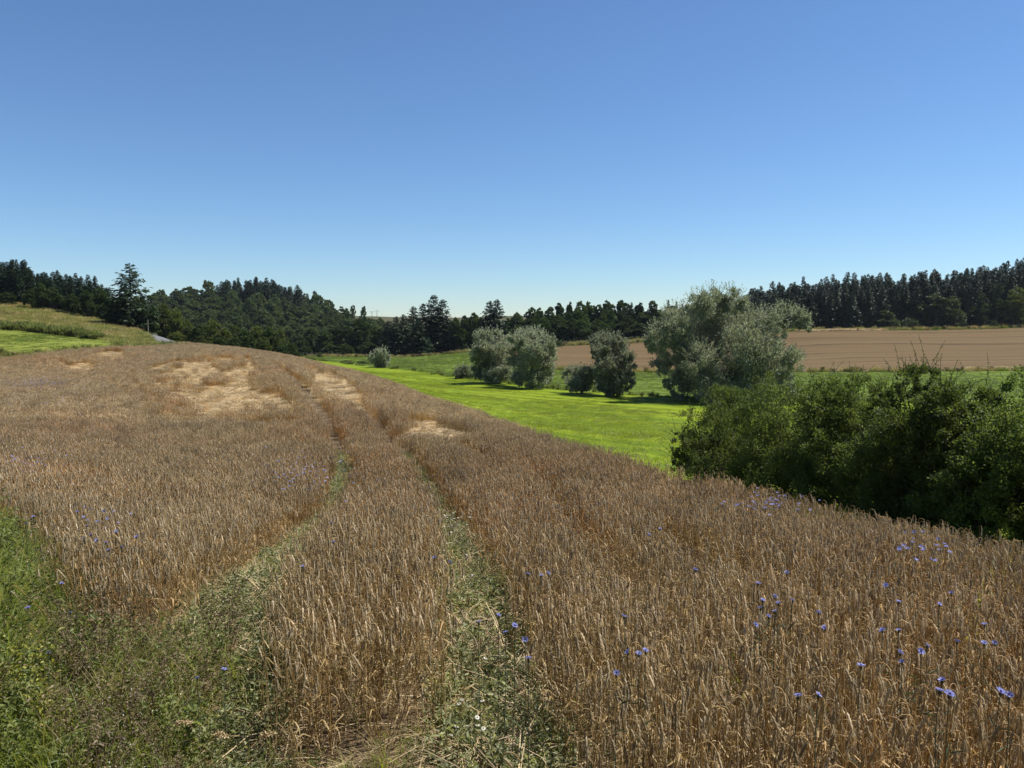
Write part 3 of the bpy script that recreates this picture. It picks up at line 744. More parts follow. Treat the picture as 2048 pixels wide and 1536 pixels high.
# --- spruce plantation on the right
RT = [(1480, 584), (1530, 572), (1600, 563), (1650, 559), (1735, 547), (1800, 549), (1850, 538), (1900, 545), (1950, 532), (2000, 529), (2030, 522), (2048, 508), (2200, 480)]
inner = []
for row, (Y, dv) in enumerate(((246, 20), (253, 6), (260, 0), (268, -2), (277, -3))):
    for u in np.arange(1490 + row * 4, 2110, 13):
        if row > 2:
            xx, yy = (u + tr.normal(0, 3) - 1024) / F * Y, Y + tr.normal(0, 2.5); g_ = h1(xx, yy)
            inner.append((xx, yy, g_ - .1, 36 / F * Y / 6.6, (pt(u, sky_line(RT, u) + dv + tr.normal(4, 6), yy)[2] - g_) / 16)); continue
        tree('spruce', u + tr.normal(0, 3), sky_line(RT, u) + dv + tr.normal(4, 6), Y + tr.normal(0, 2.5), 36 + tr.normal(0, 6), label='tall dark spruce in the %s row of the plantation above the tan field' % ('front', 'second', 'third')[row], group='spruces in the %s row of the plantation' % ('front', 'second', 'third')[row])
inner = np.array(inner); ni = len(inner)
scatter('plantation_interior', [b[1] for b in BANK['spruce']], inner[:, :3], np.stack([np.zeros(ni), np.zeros(ni), tr.uniform(0, 6.28, ni)], 1), inner[:, [3, 3, 4]], tr.integers(0, 6, ni), 'crowded spruces deep inside the plantation behind its front rows', 'spruces')
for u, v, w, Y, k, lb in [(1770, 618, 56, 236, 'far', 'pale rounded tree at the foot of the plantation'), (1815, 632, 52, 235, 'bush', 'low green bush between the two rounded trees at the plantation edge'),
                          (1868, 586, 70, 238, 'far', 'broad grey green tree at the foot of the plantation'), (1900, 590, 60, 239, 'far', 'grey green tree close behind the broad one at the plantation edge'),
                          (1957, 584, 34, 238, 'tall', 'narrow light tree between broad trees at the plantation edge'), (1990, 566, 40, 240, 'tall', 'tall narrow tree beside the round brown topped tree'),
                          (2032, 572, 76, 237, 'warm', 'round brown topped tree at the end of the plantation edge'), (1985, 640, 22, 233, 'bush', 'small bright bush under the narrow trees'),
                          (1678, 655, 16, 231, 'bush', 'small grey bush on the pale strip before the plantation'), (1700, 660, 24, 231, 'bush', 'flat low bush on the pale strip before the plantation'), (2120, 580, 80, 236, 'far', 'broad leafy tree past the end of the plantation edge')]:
    tree(k, u, v, Y, w, label=lb, cat='bush' if k == 'bush' else 'tree', minh=.8)

# ================================================================ willows along the brook
def px_lobes(lst, u0, Y0, base, dep, r):
    """lobes given as (u, v, radius in pixels, depth share) on the tree at distance Y0, made three dimensional about its axis"""
    out = []
    for u, v, rp, dd in lst:
        x, y, z = pt(u, v, Y0); out.append((x - base[0], dd * dep, z - base[2], rp / F * Y0))
    return out
def willow(name, u0, Y0, lst, n, leaf, stems, label, dep, seed, mat='willow', bush=False):
    r = np.random.default_rng(seed); x = (u0 - 1024) / F * Y0; g = h1(x, Y0); base = (x, Y0, g)
    lob = px_lobes([q if len(q) == 4 else (*q, r.uniform(-.8, .8)) for q in lst], u0, Y0, base, dep, r)
    lob = [(a, b, max(c, d * .75), d) for a, b, c, d in lob]
    e = empty(name, (x, Y0, g - .05))
    c = MB(); crown_lobes(c, r, lob, n, leaf, leaf * .42, .4, .25, 0, .15, 26, .35, .35, .27)
    # feathery outer shoots
    lb = np.array(lob); k = r.integers(0, len(lb), n // 60)
    d = rsph(r, len(k)); d[:, 2] = np.abs(d[:, 2]) * .8 + .2; d = norm(d)
    p0 = lb[k, :3] + d * lb[k, 3:4] * .85
    for j in range(9):
        pj = p0 + d * (lb[k, 3:4] * .06 * j) + np.array([0, 0, .02 * j * leaf / .12])
        leaves(c, pj, norm(d + rsph(r, len(k)) * .9), rsph(r, len(k)) + np.array([0, 0, .6]), leaf * .9, leaf * .35, .2)
    obj('crown', c.mesh('crown', [M[mat]]), e)
    t = MB(); hgt = max(l[2] for l in lob)
    for i in range(stems):
        a = r.uniform(0, 6.28); b0 = np.array([math.cos(a), math.sin(a), 0]) * hgt * .03
        L = lob[r.integers(len(lob))]; tg = np.array(L[:3]) * np.array([.8, .8, .8])
        if tg[2] < hgt * .35: tg[2] = hgt * .5
        q = np.linspace(0, 1, 7)[:, None]; ctrl = b0 + np.array([tg[0] * .25, tg[1] * .25, tg[2] * .55])
        tube(t, (1 - q) ** 2 * b0 + 2 * q * (1 - q) * ctrl + q * q * tg, hgt * .016 * np.linspace(1, .25, 7), 6, 0, False)
    limbs(t, r, (0, 0, hgt * .1), lob, hgt * .007, 14)
    obj('trunk', t.mesh('trunk', [M['bark']], True), e)
    tag(e, label, 'bush' if bush else 'tree', 'willows along the brook'); return e
BW = [(1420, 612, 34), (1390, 618, 30), (1455, 612, 32), (1480, 628, 30), (1365, 640, 30), (1420, 650, 40), (1340, 660, 30), (1308, 672, 26), (1300, 690, 22), (1318, 700, 24), (1345, 695, 32), (1375, 690, 34),
      (1400, 700, 40), (1450, 670, 40), (1490, 660, 32), (1520, 650, 26), (1545, 640, 26), (1565, 632, 22), (1582, 640, 18), (1590, 655, 12), (1550, 662, 22), (1510, 690, 30), (1470, 710, 40), (1535, 700, 22), (1560, 700, 20), (1570, 720, 20),
      (1545, 725, 30), (1510, 735, 36), (1560, 750, 24), (1530, 770, 34), (1480, 760, 40), (1440, 750, 40), (1400, 745, 36), (1365, 735, 26), (1335, 740, 22), (1322, 752, 16), (1360, 770, 28), (1340, 778, 16), (1400, 785, 34), (1450, 790, 32), (1500, 790, 32), (1545, 790, 24),
      (1420, 640, 34, .9), (1460, 690, 40, -.9), (1380, 720, 36, -.9), (1420, 720, 40, .9), (1500, 720, 34, -.9), (1400, 770, 34, -.9), (1470, 780, 34, -.8)]
willow('willow_tree', 1440, 83, BW, 150000, .23, 9, 'great silvery willow with many spreading stems by the brook', 5.2, 301)
W2 = [(965, 680, 16), (985, 676, 17), (1005, 690, 14), (1012, 700, 12), (970, 700, 20), (995, 705, 20), (960, 720, 16), (990, 728, 22), (1012, 728, 16), (968, 745, 20), (1000, 748, 22), (952, 745, 12), (985, 760, 16), (950, 712, 9), (1015, 752, 12)]
willow('willow_tree', 984, 103, W2, 38000, .24, 6, 'slender split crowned willow next to the broad willow', 2.4, 302)
W3 = [(1035, 685, 17), (1052, 677, 16), (1075, 676, 17), (1092, 688, 16), (1040, 708, 20), (1068, 703, 24), (1096, 710, 18), (1034, 732, 18), (1062, 735, 24), (1092, 735, 20), (1040, 755, 17), (1068, 760, 20), (1092, 756, 16)]
willow('willow_tree', 1065, 98, W3, 44000, .23, 6, 'broad upright willow with dense square crown by the brook', 3.0, 303)
W4 = [(1195, 688, 14), (1215, 684, 16), (1232, 686, 15), (1245, 698, 14), (1200, 706, 18), (1228, 710, 22), (1250, 718, 14), (1205, 730, 20), (1235, 738, 22), (1255, 740, 12), (1212, 758, 22), (1240, 764, 20), (1228, 778, 18), (1206, 776, 14), (1258, 765, 9)]
willow('willow_tree', 1226, 88, W4, 40000, .22, 6, 'upright willow beside the round willow bush', 2.5, 304)
W5 = [(1140, 752, 14), (1155, 745, 16), (1172, 746, 15), (1188, 752, 14), (1145, 768, 16), (1165, 765, 20), (1188, 768, 16), (1160, 775, 12)]
willow('willow_bush', 1164, 90, W5, 12000, .2, 4, 'round silvery willow bush touching the upright willow', 2.0, 305, bush=True)
W6 = [(750, 715, 11), (763, 708, 12), (772, 716, 10), (752, 726, 10), (768, 728, 11), (760, 720, 14)]
willow('willow_bush', 761, 141, W6, 7000, .27, 3, 'single ball shaped willow bush at the far end of the brook', 1.5, 306, bush=True)
W7 = [(918, 742, 8), (930, 740, 8), (925, 748, 11), (935, 750, 7), (915, 752, 7)]
willow('willow_bush', 925, 113, W7, 5000, .22, 3, 'very small round willow bush before the slender willow', 1.0, 307, bush=True)
for u, v, w, Y, lb in [(690, 719, 34, 160, 'low dark scrub patch at the far corner of the meadow'), (722, 720, 34, 156, 'low dark scrub beside the ball shaped willow bush'), (640, 702, 16, 190, 'tiny bush by the fence at the meadow head')]:
    tree('bush', u, v, Y, w, name='bush', label=lb, cat='bush', minh=.8)

# ================================================================ hedge of thorn shrubs past the right edge of the grain
def shrub(u0, Y0, lst, shoots, n, label, seed, leaf=.043, dep=1.3):
    r = np.random.default_rng(seed); x = (u0 - 1024) / F * Y0; g = h1(x, Y0); base = (x, Y0, g)
    lob = px_lobes([q if len(q) == 4 else (*q, r.uniform(-.9, .9)) for q in lst], u0, Y0, base, dep, r)
    lob = [(a, b, max(c, d * .6), d * 1.10) for a, b, c, d in lob]
    for a, b, c, d in list(lob): lob.append((a * .9 + r.normal(0, .15), r.uniform(-1, 1) * dep, max(c * r.uniform(.3, .8), .3), d * 1.05))
    e = empty('thorn_shrub', (x, Y0, g - .05)); c = MB(); t = MB()
    crown_lobes(c, r, lob, int(n * 1.75), leaf, leaf * .66, .34, .2, 0, .12, 34, .42, 0, .26)
    lb = np.array(lob)
    # arching shoots that stick out of the outline, set with leaves
    sh = []
    for i in range(int(n / 200)):
        L = lb[r.integers(len(lb))]; d = rsph(r, 1)[0]; d[2] = abs(d[2]) * .9 + .25; d = norm(d[None])[0]
        sh.append((L[:3] + d * L[3] * .8, d + np.array([0, 0, .3]), r.uniform(.18, .6)))
    for u, v, ln, lean in shoots:
        p = pt(u, v, Y0); q = np.array([p[0] - base[0], r.uniform(-.5, .5), p[2] - base[2]])
        d = norm(np.array([[lean, r.normal(0, .2), 1.0]]))[0]; L_ = ln / F * Y0
        sh.append((q - d * L_, d, L_))
    for p, d, L_ in sh:
        d = norm(d[None])[0]; tt = np.linspace(0, 1, 5)
        sd_ = norm(np.cross(d, rsph(r, 1)[0])[None])[0]
        pp = p + np.outer(tt * L_, d) + np.outer(tt ** 2 * L_ * .18, sd_)
        tube(t, pp, np.linspace(.005, .0018, 5), 3, 0, False)
        m = max(6, int(L_ / .022)); q = r.uniform(.05, 1, m)
        b = np.stack([np.interp(q, tt, pp[:, j]) for j in range(3)], 1); o = norm(rsph(r, m) + d * .5)
        leaves(c, b, o, rsph(r, m) + np.array([0, 0, .8]), leaf * r.uniform(.6, 1.1, m) * (1.1 - .5 * q), leaf * .55 * (1.1 - .5 * q), .2, 1 if r.random() < .5 else 0)
    obj('foliage', c.mesh('foliage', [M['hedge'], M['shoot']]), e)
    for i in range(9):
        a = r.uniform(0, 6.28); b0 = np.array([math.cos(a) * .25, math.sin(a) * .2, 0]); tg = np.array(lob[r.integers(len(lob))][:3])
        q = np.linspace(0, 1, 6)[:, None]; ctrl = b0 + np.array([tg[0] * .3, tg[1] * .3, abs(tg[2]) * .6])
        tube(t, (1 - q) ** 2 * b0 + 2 * q * (1 - q) * ctrl + q * q * tg, .035 * np.linspace(1, .2, 6), 5, 0, False)
    limbs(t, r, (0, 0, .3), lob, .014, 16, 4)
    obj('stem', t.mesh('stem', [M['bark']], True), e)
    tag(e, label, 'shrub', 'thorn shrubs of the hedge past the grain'); return e
shrub(1450, 19.5, [(1395, 850, 30), (1385, 890, 28), (1420, 825, 34), (1455, 805, 34), (1490, 812, 38), (1430, 870, 44), (1480, 860, 50), (1400, 925, 34), (1450, 920, 44), (1500, 900, 44), (1370, 880, 14), (1372, 920, 18), (1470, 960, 40), (1420, 955, 26)],
      [(1365, 860, 40, -.8), (1380, 830, 40, -.5), (1440, 780, 30, .1), (1455, 770, 30, -.1), (1400, 800, 40, -.3), (1358, 900, 30, -.9)], 34000, 'low thorn shrub ending the hedge beside the bright meadow', 401)
shrub(1590, 17.0, [(1530, 800, 36), (1570, 785, 36), (1610, 780, 36), (1650, 790, 36), (1550, 840, 52), (1610, 840, 56), (1660, 840, 44), (1560, 900, 56), (1620, 905, 56), (1540, 960, 50), (1600, 970, 54), (1650, 960, 44)],
      [(1510, 772, 36, -.3), (1560, 745, 40, 0), (1600, 738, 44, .1), (1640, 740, 44, .2), (1530, 762, 30, -.2)], 36000, 'broad rounded thorn shrub next to the hedge end by the meadow', 402)
shrub(1720, 15.2, [(1775, 860, 46), (1780, 930, 50), (1770, 980, 50), (1690, 790, 34), (1720, 775, 34), (1750, 790, 34), (1680, 840, 44), (1730, 840, 52), (1690, 900, 56), (1745, 910, 56), (1670, 960, 50), (1730, 975, 60), (1640, 900, 40), (1650, 870, 34)],
      [(1688, 725, 70, -.15), (1712, 722, 74, .05), (1735, 738, 60, .1), (1700, 745, 50, -.3), (1750, 745, 50, .3), (1660, 765, 40, -.4)], 34000, 'thorn shrub with thin upright twigs beside the tallest shrub', 403)
shrub(1830, 13.6, [(1770, 850, 50), (1760, 920, 56), (1765, 985, 56), (1815, 760, 30), (1835, 745, 24), (1855, 775, 28), (1820, 800, 40), (1780, 800, 30), (1850, 820, 40), (1800, 860, 56), (1860, 870, 50), (1810, 930, 60), (1870, 940, 56), (1790, 990, 56), (1850, 1000, 60)],
      [(1835, 700, 60, .02), (1825, 712, 60, -.1), (1848, 716, 55, .12), (1812, 728, 56, -.25), (1866, 730, 60, .5), (1790, 740, 60, -.6), (1880, 742, 70, .7), (1840, 706, 50, .05), (1775, 760, 60, -.7)], 38000, 'tallest thorn shrub of the hedge with a leafy spire', 404)
shrub(1955, 12.2, [(1880, 880, 50), (1885, 960, 56), (1910, 810, 40), (1945, 800, 40), (1980, 805, 40), (1900, 860, 50), (1950, 860, 60), (2000, 850, 50), (1910, 920, 60), (1970, 930, 66), (2020, 910, 50), (1920, 990, 60), (1980, 1000, 66), (2030, 980, 50)],
      [(1925, 750, 56, -.1), (1960, 752, 56, .1), (1900, 765, 44, -.3), (1985, 768, 40, .3)], 38000, 'pale topped thorn shrub between the tallest shrub and the hedge end at the field corner', 405)
shrub(2110, 11.2, [(2050, 800, 44), (2090, 790, 50), (2140, 800, 50), (2050, 860, 60), (2110, 870, 70), (2060, 940, 66), (2130, 950, 70), (2050, 1010, 60), (2120, 1020, 70), (2180, 900, 70), (2030, 880, 44)],
      [(2040, 765, 44, -.2), (2080, 740, 56, .1)], 34000, 'thorn shrub at the field corner end of the hedge', 406)
print('trees done')
#@@NEXT
# ================================================================ grass, herbs and weeds (stuff)
def blades(r, n, s, h, w, curve=.5, mi=0, mb=None, seg=3, lean=.25, rnd=False):
    mb = mb or MB()
    for i in range(n):
        a = r.uniform(0, 6.28); o = np.array([math.cos(a), math.sin(a), 0])
        if rnd: q = s * math.sqrt(r.random()); b = r.uniform(0, 6.28); p0 = np.array([q * math.cos(b), q * math.sin(b), 0])
        else: p0 = np.array([*r.uniform(-s, s, 2), 0])
        L = h * r.uniform(.45, 1.15); t = np.linspace(0, 1, seg + 1); c = curve * r.uniform(.3, 1.4)
        p = p0 + np.outer(t * L * (1 - .35 * c * t), [0, 0, 1]) + np.outer((t * lean + t ** 2 * c * .6) * L, o)
        ww = w * r.uniform(.7, 1.3) * (1 - t ** 2 * .85)
        ribbon(mb, p, np.array([-o[1], o[0], 0]), ww, mi)
    return mb
def herb(r, h, nst, nleaf, leaf, mi_leaf=0, mi_stem=1, spread=.25, seeds=0, mi_seed=2, aspect=.4):
    mb = MB()
    for i in range(nst):
        a = r.uniform(0, 6.28); ln = r.uniform(0, spread); H_ = h * r.uniform(.6, 1.1)
        t = np.linspace(0, 1, 5); o = np.array([math.cos(a), math.sin(a), 0])
        p = np.outer(t * H_, [0, 0, 1]) + np.outer((t ** 1.5) * ln * H_ * 2, o) + r.normal(0, .01, 3)
        tube(mb, p, np.linspace(.003, .0012, 5), 3, mi_stem, False)
        q = r.uniform(.08, 1, nleaf); b = np.stack([np.interp(q, t, p[:, j]) for j in range(3)], 1)
        d = rsph(r, nleaf); d[:, 2] = d[:, 2] * .5 + .25
        leaves(mb, b, d, rsph(r, nleaf) + np.array([0, 0, 1.0]), leaf * r.uniform(.5, 1.3, nleaf), leaf * aspect, .2, mi_leaf, .25)
        if seeds:
            q = r.uniform(.55, 1.05, seeds); b = np.stack([np.interp(q, t, p[:, j]) for j in range(3)], 1) + r.normal(0, .018, (seeds, 3))
            leaves(mb, b, rsph(r, seeds), rsph(r, seeds), .016, .011, .3, mi_seed)
    return mb
rg = np.random.default_rng(21)
def spread(name, protos, x, y, label, cat, r, sc=(.8, 1.25), zz=(.8, 1.2), tilt=.06, dz=-.02):
    n = len(x); w = r.uniform(*sc, n)
    return scatter(name, protos, np.stack([x, y, H(x, y) + dz], 1), np.stack([r.normal(0, tilt, n), r.normal(0, tilt, n), r.uniform(0, 6.28, n)], 1),
                   np.stack([w, w, w * r.uniform(*zz, n)], 1), r.integers(0, len(protos), n), label, cat)
# --- mown meadow and pasture
pm = [blades(rg, 300, .58, .05, .02, .9, seg=2, lean=.8).mesh('meadow_turf', [M['mgrass']]) for _ in range(4)]
x, y = cells(-70, 60, 16, 172, .95, rg); m = inside(MEADOW, x, y); x, y = x[m], y[m]; m = inview(x, y); x, y = x[m], y[m]
m = rg.random(len(x)) < np.interp(y, [20, 60, 110, 170], [1, 1, .8, .5]); x, y = x[m], y[m]
stripe = .55 + .45 * np.sin((x * math.sin(.57) + y * math.cos(.57)) / 1.9)
n = len(x); w = rg.uniform(.9, 1.3, n)
scatter('meadow_grass', pm, np.stack([x, y, H(x, y) - .01], 1), np.stack([rg.normal(0, .05, n), rg.normal(0, .05, n), rg.uniform(0, 6.28, n)], 1),
        np.stack([w, w, w * (.6 + .8 * stripe * rg.uniform(.6, 1.2, n))], 1), rg.integers(0, 4, n), 'short bright mown grass of the valley meadow', 'grass')
pp_ = [blades(rg, 240, .8, .16, .035, .8, seg=2, lean=.4).mesh('pasture_turf', [M['pgrass']]) for _ in range(3)]
x, y = cells(-75, 90, 78, 205, 1.5, rg); m = inside(PASTURE, x, y); x, y = x[m], y[m]; m = inview(x, y); x, y = x[m], y[m]
spread('pasture_grass', pp_, x, y, 'longer green grass of the pasture across the brook', 'grass', rg)
# --- tall growth along the brook and field margins
mg = [herb(rg, .75, 26, 22, .11, 0, 0, .35).mesh('brook_herb', [M['weed']]) for _ in range(3)] + [blades(rg, 110, .5, .7, .02, .7).mesh('brook_grass', [M['pgrass']]) for _ in range(2)]
def along(line, width, step, r, lo=0, hi=1e9):
    out = []
    for a, b in zip(line[:-1], line[1:]):
        L = np.hypot(*(b - a)); k = max(1, int(L / step))
        for t in r.random(k):
            p = a + (b - a) * t; nrm = np.array([-(b - a)[1], (b - a)[0]]) / (L + 1e-9)
            out.append(p + nrm * r.normal(0, width))
    out = np.array(out); m = (out[:, 1] > lo) & (out[:, 1] < hi) & inview(out[:, 0], out[:, 1], 100); return out[m, 0], out[m, 1]
x, y = along(BROOK, .55, .35, rg); keep = vnoise(x, y, 6, 12) > .3; x, y = x[keep], y[keep]
spread('brook_herbs', mg, x, y, 'rank herbs and long grass lining the brook under the willows', 'herbs', rg, (.5, 1.1))
FE = poly_uvY([(2500, 742, 118.4), (2048, 743, 120.4), (1600, 744, 125.4), (1110, 739, 135.4), (955, 706, 182.5), (860, 711, 190), (720, 714, 191), (620, 712, 204)])
mdry = [blades(rg, 160, .7, .9, .03, .6).mesh('margin_grass', [M['drygrass'], ]) for _ in range(2)] + [herb(rg, .8, 26, 20, .13, 0, 0, .35).mesh('margin_herb', [M['brownweed']]) for _ in range(1)] + [blades(rg, 120, .6, .8, .03, .6).mesh('margin_green', [M['pgrass']])]
x, y = along(FE, .5, .32, rg)
spread('margin_growth', mdry, x, y, 'uncut dark grass margin along the lower edge of the tan field', 'grass', rg, (.7, 1.1))
FU = poly_uvY([(960, 698, 194), (1060, 694, 197), (1110, 692, 199), (1190, 688, 203), (1270, 685, 208), (1400, 676, 216), (1600, 662, 228), (1780, 659, 231), (2048, 655, 233), (2200, 650, 233)])
x, y = along(FU, 1.1, .25, rg)
spread('upper_margin_growth', mdry + pp_, x, y, 'rough pale grass strip between the tan field and the woods', 'grass', rg, (.8, 1.5))
for nm, ln, lb in (('pale_field_corner', [(1925, 738, 122.5), (1990, 736, 123), (2070, 734, 123), (2200, 734, 123)], 'pale straw band at the lower corner of the tan field'),
                   ('pale_field_end', [(1595, 664, 225), (1660, 662, 227), (1720, 661, 228), (1775, 660, 229)], 'pale dry band at the upper edge of the tan field below the plantation')):
    x, y = along(poly_uvY(ln), .7, .22, rg); spread(nm, protoL, x, y, lb, 'straw', rg, (.9, 1.4), (1.2, 2.2))
FR = edge_s.copy(); FR[:, 0] += .45
x, y = along(FR, .22, .16, rg, 5, 100)
ped = [blades(rg, 46, .25, .45, .010, .8).mesh('edge_grass', [M['grass']]) for _ in range(2)] + [blades(rg, 40, .25, .55, .009, .7).mesh('edge_drygrass', [M['drygrass']])]
spread('field_edge_grass', ped, x, y, 'rough grass along the meadow edge of the rye', 'grass', rg, (.6, 1.1))
# --- left slope: long dry grass, scrubby line, mown strip, margin
sg = [blades(rg, 190, .8, .55, .028, .7).mesh('slope_grass', [M['drygrass']]) for _ in range(3)] + [blades(rg, 170, .8, .5, .028, .7).mesh('slope_green', [M['pgrass']])]
x, y = cells(-110, -30, 82, 158, 1.15, rg); m = inside(SLOPE, x, y) & ~inside(STRIP, x, y) & (dist_line(ROADL, x, y) > 2.2); x, y = x[m], y[m]; m = inview(x, y); x, y = x[m], y[m]
spread('slope_grass', sg, x, y, 'long dry yellowish grass on the slope below the wood', 'grass', rg, (.8, 1.3))
ps = [blades(rg, 220, .7, .11, .03, .8, seg=2, lean=.4).mesh('strip_turf', [M['pgrass']]) for _ in range(2)]
x, y = cells(-110, -40, 80, 124, 1.1, rg); m = inside(STRIP, x, y); x, y = x[m], y[m]; m = inview(x, y); x, y = x[m], y[m]
spread('strip_grass', ps, x, y, 'mown light green grass strip between the rye and the slope', 'grass', rg)
SC = poly_uvY([(-60, 653, 119.5), (0, 656, 118.8), (50, 661, 116.5), (110, 667, 113.8), (165, 677, 110), (200, 682, 108)])
x, y = along(SC, .8, .14, rg); z_ = 1
spread('slope_scrub', [herb(rg, 1.0, 22, 34, .17, 0, 0, .45).mesh('scrub', [M['weed']]) for _ in range(3)], x, y, 'line of dark scrubby weeds above the mown strip', 'weeds', rg, (.6, 1.25))
SM = poly_uvY([(-60, 712, 85.5), (0, 706, 87), (120, 698, 91), (230, 690, 97), (300, 690, 101), (345, 690, 105), (372, 688, 111)])
x, y = along(SM, 1.0, .16, rg)
spread('field_margin_herbs', mg + sg, x, y, 'green herb margin between the mown strip and the rye', 'herbs', rg, (.7, 1.2))

# --- wheel tracks: low weeds and trampled straw
tw = [herb(rg, .15, 9, 14, .035, 0, 0, .6).mesh('track_weed', [M['trackweed']]) for _ in range(4)] + [blades(rg, 26, .1, .16, .006, 1.0, rnd=True).mesh('track_grass', [M['grass']]) for _ in range(2)]
def straws(r, n, s, wd):
    mb = MB()
    for i in range(n):
        a = r.uniform(0, 6.28); L = r.uniform(.12, .45); d = np.array([math.cos(a), math.sin(a), 0]); t = np.linspace(0, 1, 3)[:, None]
        p = np.array([*r.uniform(-s, s, 2), r.uniform(.015, .07)]) + d * t * L + np.array([0, 0, 1]) * np.sin(t * 3) * r.uniform(0, .05)
        ribbon(mb, p, norm(np.array([-d[1], d[0], r.normal(0, .5)])), wd, 0)
    return mb
tw += [straws(rg, 22, .1, .0035).mesh('track_straw', [M['straw']]) for _ in range(2)]
def ontrack(s, r, y1):
    x, y = cells(-6, 4, 2.6, y1, s, r); f, lg, near = crop_state(x, y)
    m = (near < .34) & inside(FIELD, x, y); return x[m], y[m]
x, y = ontrack(.085, rg, 24); ix = rg.choice(8, len(x), p=[.13, .13, .13, .13, .07, .07, .17, .17]); n = len(x); w = rg.uniform(.6, 1.3, n)
scatter('track_weeds', tw, np.stack([x, y, H(x, y)], 1), np.stack([rg.normal(0, .1, n), rg.normal(0, .1, n), rg.uniform(0, 6.28, n)], 1), np.stack([w, w, w], 1), ix, 'low grey green weeds and trampled straw in the wheel tracks', 'weeds')
x, y = cells(-7, 8, 2.6, 11, .2, rg); m = inside(FIELD, x, y); x, y = x[m], y[m]; m = inview(x, y) ; x, y = x[m], y[m]
spread('field_litter', tw[4:], x, y, 'fallen straw and thin grass on the soil under the rye', 'straw', rg, (.6, 1.0))

# --- the weedy verge at the near left corner
vg = [blades(rg, 30, .10, .56, .0075, 1.0, rnd=True, seg=4).mesh('verge_tuft', [M['grass']]) for _ in range(4)]
vw = [herb(rg, .5, 7, 26, .045, 0, 0, .4).mesh('verge_weed', [M['weed']]) for _ in range(3)]
vb = [herb(rg, .66, 10, 6, .04, 0, 0, .25, 22, 0).mesh('withered_weed', [M['brownweed']]) for _ in range(4)]
vd = [blades(rg, 26, .10, .58, .005, 1.0, rnd=True, seg=4).mesh('dry_tuft', [M['drygrass']]) for _ in range(2)]
vy = [herb(rg, .45, 6, 14, .045, 0, 1, .4).mesh('yellow_weed', [M['yellowleaf'], M['weed']]) for _ in range(2)]
vf = [herb(rg, .26, 10, 9, .03, 0, 0, .5, 5, 1).mesh('small_flowers', [M['trackweed'], M['petal_white']]) for _ in range(2)]
x, y = cells(-9, 2, 2.2, 11.5, .085, rg)
infield = inside(FIELD, x, y); d_edge = dist_line(np.array([[-7.1, 10.2], [-4.75, 7.6], [-3.65, 6.0], [-3.0, 5.2], [-1.85, 4.75], [-1.35, 3.0], [-1.2, 1.6]]), x, y)
xr_ = np.interp(y, trackR[:, 1], trackR[:, 0])
m = inside(VERGE, x, y) | (infield & (x < xr_ - .2) & (y < 3.72) & (rg.random(len(x)) < .6)) | (infield & (d_edge < .5) & (rg.random(len(x)) < .45 * (1 - d_edge / .5)) & (y < 8)); x, y, d_edge, infield = x[m], y[m], d_edge[m], infield[m]
m = inview(x, y, 100, 1.0); x, y, d_edge, infield = x[m], y[m], d_edge[m], infield[m]
u, v = pix(x, y, H(x, y) + .25)
kinds = np.full(len(x), -1)
rnd = rg.random(len(x)); pn = vnoise(x, y, .5, 31)
allp = vg + vw + vb + vd + vy + vf          # 0-3, 4-6, 7-10, 11-12, 13-14, 15-16
def pick(lo, hi): return rg.integers(lo, hi, len(x))
green = (u < 140 - (v - 1000) * .05) & (v < 1320)
brown = (~green) & (v < 1400) & (u < 340)
yel = (u < 130) & (v > 1280) & (v < 1460)
kinds = np.where(rnd < .30, pick(0, 4), np.where(rnd < .52, pick(4, 7), np.where(rnd < .66, pick(11, 13), np.where(rnd < .86, pick(15, 17), pick(7, 11)))))
kinds = np.where(brown, np.where(rnd < .32, pick(7, 11), np.where(rnd < .46, pick(4, 7), np.where(rnd < .68, pick(0, 4), pick(11, 13)))), kinds)
kinds = np.where(green, np.where(rnd < .72, pick(0, 4), np.where(rnd < .92, pick(4, 7), pick(11, 13))), kinds)
kinds = np.where(yel & (pn > .45), np.where(rnd < .5, pick(13, 15), np.where(rnd < .8, pick(4, 7), pick(0, 4))), kinds)
gl = (u < 130) & (v > 1450); kinds = np.where(gl, np.where(rnd < .75, pick(0, 4), pick(4, 7)), kinds)
sc_ = rg.uniform(.7, 1.2, len(x)) * np.interp(d_edge, [0, .8], [.85, 1.1]) * np.interp(y, [2, 4.2, 6], [.5, .8, 1.0]) * np.where(infield & (y < 4.3), .5, 1.0)
n = len(x)
scatter('verge_growth', allp, np.stack([x, y, H(x, y) - .01], 1), np.stack([rg.normal(0, .14, n), rg.normal(0, .14, n), rg.uniform(0, 6.28, n)], 1), np.stack([sc_, sc_, sc_], 1), kinds,
        'tangled green and withered weeds of the verge beside the rye', 'weeds')

# ================================================================ single plants
def split_arr(arr, k):
    v, f, sz, mi = arr; st = np.concatenate([[0], np.cumsum(sz)[:-1]]); mb = MB()
    for q in np.unique(sz[mi == k]):
        sel = st[(mi == k) & (sz == q)]; mb.add(v, f[sel[:, None] + np.arange(q)])
    v_, f_, s_, i_ = mb.arrays(); used, inv = np.unique(f_, return_inverse=True)
    out = MB(); out.V, out.F, out.S, out.I, out.n = [v_[used]], [inv.astype(np.int32)], [s_], [i_], len(used); return out
rs = np.random.default_rng(33)
SB = []
for i in range(12):
    a = stalk(rs, 0); SB.append((split_arr(a, 0).mesh('stem', [M['stem']]), split_arr(a, 1).mesh('ear', [M['ear']]), split_arr(a, 2).mesh('leaf', [M['stem']]) if (a[3] == 2).any() else None))
cand = []
x, y = cells(-2, 4.2, 3.5, 5.3, .085, rs); m = inside(FIELD, x, y); x, y = x[m], y[m]; m = inview(x, y, 0, .1); x, y = x[m], y[m]
f, lg, near = crop_state(x, y); m = f > .1; x, y = x[m], y[m]
